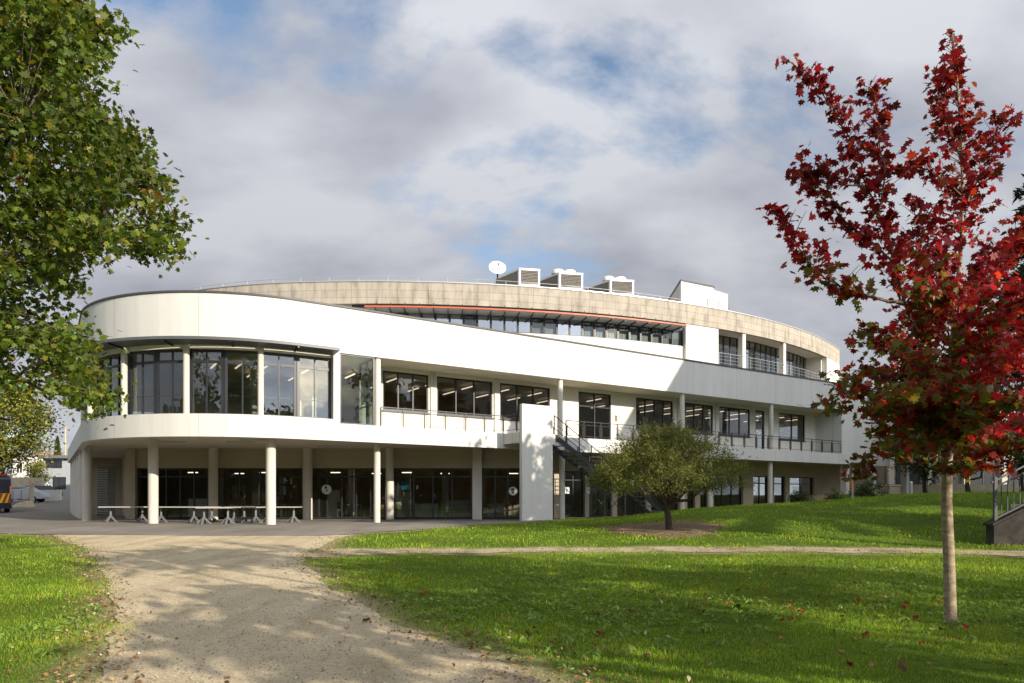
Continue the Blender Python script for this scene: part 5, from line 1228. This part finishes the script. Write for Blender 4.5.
# ------------------------------------------------------------------ grass, weeds, fallen leaves
def grass():
    r = np.random.default_rng(3); VS, FS, TS = [], [], []; off = 0
    zones = [(5.4, 9.0, 1900, .034, .0055), (9.0, 13.0, 950, .042, .008), (13, 20, 360, .05, .012), (20, 35, 110, .062, .02)]
    for y0, y1, dens, hh, ww in zones:
        xl, xr = -.78 * y1 - .5, .80 * y1 + .5; n = int((xr - xl) * (y1 - y0) * dens); x = r.uniform(xl, xr, n); y = r.uniform(y0, y1, n)
        k = np.abs(x) < .80 * y + .6; x, y = x[k], y[k]
        bd = bare_dist(x, y); patch = np.sin(x * 1.3 + 2 * np.sin(y * .9)) + np.sin(y * 1.7 + 1.5 * np.sin(x * .7))
        keep = r.random(len(x)) < np.clip((bd + .25 + .14 * patch) / .8, 0, 1) ** 1.2; keep &= ~(((x - OTX + .15) / 2.3) ** 2 + ((y - OTY - .5) / 2.5) ** 2 < r.uniform(.25, 1.1, len(x)))
        # grass straggling over the worn footpath
        fp = (r.random(len(x)) < .22 + .1 * patch) & (y > thin_lo(x) - .2) & (y < thin_hi(x) + .2) & (x > TLX[0]); keep |= fp & (bd > -.35) & (x > TLX[0] + 1)
        x, y, patch = x[keep], y[keep], patch[keep]; n = len(x); z = zt(x, y)
        pt2 = np.sin(x * 3.1 + 1.7 * np.sin(y * 2.3)) * np.sin(y * 3.7 + 1.3 * np.sin(x * 2.9)); h = hh * r.uniform(.45, 1.5, n) * (1 + .16 * patch + .30 * pt2); a = r.uniform(0, 6.283, n); w = ww * r.uniform(.6, 1.3, n); ln = h * r.uniform(.1, .9, n); la_ = r.uniform(0, 6.283, n)
        dx, dy = np.cos(a) * w / 2, np.sin(a) * w / 2; lx, ly = np.cos(la_) * ln, np.sin(la_) * ln
        v = np.stack([np.stack([x - dx, y - dy, z], -1), np.stack([x + dx, y + dy, z], -1), np.stack([x + lx * .4 + dx * .8, y + ly * .4 + dy * .8, z + h * .62], -1), np.stack([x + lx * .4 - dx * .8, y + ly * .4 - dy * .8, z + h * .62], -1), np.stack([x + lx, y + ly, z + h * r.uniform(.75, 1, n)], -1)], 1)
        f = np.array([[0, 1, 2], [0, 2, 3], [3, 2, 4]])[None] + (np.arange(n) * 5)[:, None, None] + off; off += n * 5
        t = pick_tint(n, [(.19, .30, .024), (.25, .35, .03), (.14, .24, .02), (.33, .36, .045), (.40, .33, .12)], [4, 3, 3, 1, .25], .2, r) * (1 + .15 * patch + .16 * pt2)[:, None] * np.where((pt2 * patch > .9)[:, None], np.array([1.25, 1.0, 1.0]), 1.0)
        VS.append(v.reshape(-1, 3)); FS.append(f.reshape(-1, 3)); TS.append(np.repeat(t, 5, 0))
    # broad-leaved weeds near the camera
    n = 4200; x = r.uniform(-6, 12, n); y = r.uniform(5.6, 15, n); k = (bare_dist(x, y) > .25) & (np.sin(x * .9 + 1) + np.sin(y * .8) + .9 * r.normal(size=n) > .3); x, y = x[k], y[k]
    px = np.repeat(x, 7) + r.normal(size=len(x) * 7) * .045; py = np.repeat(y, 7) + r.normal(size=len(x) * 7) * .045
    vv, ff, kk = leaves(np.stack([px, py, zt(px, py) + r.uniform(.02, .06, len(px))], -1), r.uniform(.05, .11, len(px)), LANCE, 1.0, .1, None, r)
    VS.append(vv); FS.append(ff + off); TS.append(np.repeat(pick_tint(len(px), [(.17, .28, .05), (.23, .33, .07)], [1, 1], .2, r), kk, 0))
    tag(np_object('grass', np.concatenate(VS), np.concatenate(FS), 'grass_blade', None, np.concatenate(TS)), kind='stuff')
grass()
def litter():
    r = np.random.default_rng(17)
    n = 9000; y = 5.6 + 15 * r.random(n) ** 1.7; x = gravel_l(y) + (gravel_r(y) - gravel_l(y)) * r.random(n) + r.normal(size=n) * .15
    oct_v = np.array([(1, 0, 0), (0, 1, 0), (-1, 0, 0), (0, -1, 0), (0, 0, .8), (0, 0, -.6)]); oct_f = np.array([(0, 1, 4), (1, 2, 4), (2, 3, 4), (3, 0, 4), (1, 0, 5), (2, 1, 5), (3, 2, 5), (0, 3, 5)])
    sc_ = (.004 + .009 * r.random(n) ** 3)[:, None, None] * r.uniform(.6, 1.3, (n, 1, 3)); v = oct_v[None] * sc_ + r.normal(size=(n, 6, 3)) * .002; v += np.stack([x, y, zt(x, y) + .016], -1)[:, None]
    f = oct_f[None] + (np.arange(n) * 6)[:, None, None]
    tag(np_object('pebbles', v.reshape(-1, 3), f.reshape(-1, 3), 'dry_leaf', None, np.repeat(pick_tint(n, [(.42, .36, .27), (.28, .23, .17), (.55, .50, .40)], [3, 3, 1], .2, r), 6, 0)), kind='stuff')
    n = 3600; y = 5.6 + 19 * r.random(n) ** 1.3; side = r.random(n) < .5; x = np.where(side, gravel_l(y) - r.normal(size=n) * .30 - .15, gravel_r(y) + r.normal(size=n) * .42 + .25)
    m_ = 1400; y2 = r.uniform(5.6, 17, m_); x2 = r.uniform(-8, 11, m_); kk_ = (bare_dist(x2, y2) > .05) | (r.random(m_) < .12); x2, y2 = x2[kk_], y2[kk_]; x = np.concatenate([x, x2]); y = np.concatenate([y, y2]); k = np.abs(x) < .8 * y; x, y = x[k], y[k]
    m_ = 900; x3 = r.uniform(-5, 16, m_); y3 = np.interp(x3, TLX, TLY) + r.normal(size=m_) * .5 + .5; x = np.concatenate([x, x3]); y = np.concatenate([y, y3])
    m_ = 1700; a4, q4 = r.uniform(0, 6.283, m_), r.random(m_) ** .6; x = np.concatenate([x, OTX - .1 + 2.35 * q4 * np.cos(a4)]); y = np.concatenate([y, OTY + .5 + 2.7 * q4 * np.sin(a4)])
    vv, ff, kk = leaves(np.stack([x, y, zt(x, y) + r.uniform(.015, .05, len(x))], -1), r.uniform(.02, .075, len(x)), OVAL, 1.6, 0, None, r)
    tag(np_object('leaf_litter', vv, ff, 'dry_leaf', None, np.repeat(pick_tint(len(x), [(.22, .13, .06), (.32, .20, .09), (.14, .08, .04), (.42, .34, .20)], [3, 2, 2, 1.5], .2, r), kk, 0)), kind='stuff')
litter()
def fallen():
    r = np.random.default_rng(9); tv, tf = MAPLE; kinds = [('dry brown maple leaf fallen on the grass', 'brown leaves fallen on the lawn', [(.19, .10, .045), (.26, .15, .07), (.13, .07, .035)], 46), ('red maple leaf fallen on the grass near the maple trunk', 'red leaves fallen round the maple', [(.34, .02, .02), (.24, .03, .02), (.42, .10, .03)], 34)]
    for label, grp, cs_, cnt in kinds:
        meshes = []
        for q in range(5):
            me = bpy.data.meshes.new('fallen_leaf'); vv = tv.copy(); vv[:, 2] += .10 * r.normal(size=len(vv)) ; me.from_pydata(vv.tolist(), [], tf.tolist()); a = me.attributes.new('tint', 'FLOAT_COLOR', 'POINT'); c = np.ones((len(vv), 4), np.float32); c[:, :3] = cs_[q % 3]; a.data.foreach_set('color', c.ravel()); me.materials.append(MAT['dry_leaf']); meshes.append(me)
        i = 0
        while i < cnt:
            if 'red' in label: x, y = 5.0 + r.normal() * 2.2, 9.0 + r.normal() * 2.0
            else: x, y = r.uniform(-4, 7), r.uniform(6, 15)
            if not (5.8 < y and abs(x) < .76 * y) or bare_dist(x, y) < -.3: continue
            o = bpy.data.objects.new('fallen_leaf', meshes[i % 5]); col.objects.link(o); s = r.uniform(.09, .16); o.scale = (s, s, s); o.location = (x, y, float(zt(x, y)) + .045); o.rotation_euler = (r.normal() * .35, r.normal() * .35, r.uniform(0, 6.3)); tag(o, label, 'leaf', grp); i += 1
fallen()
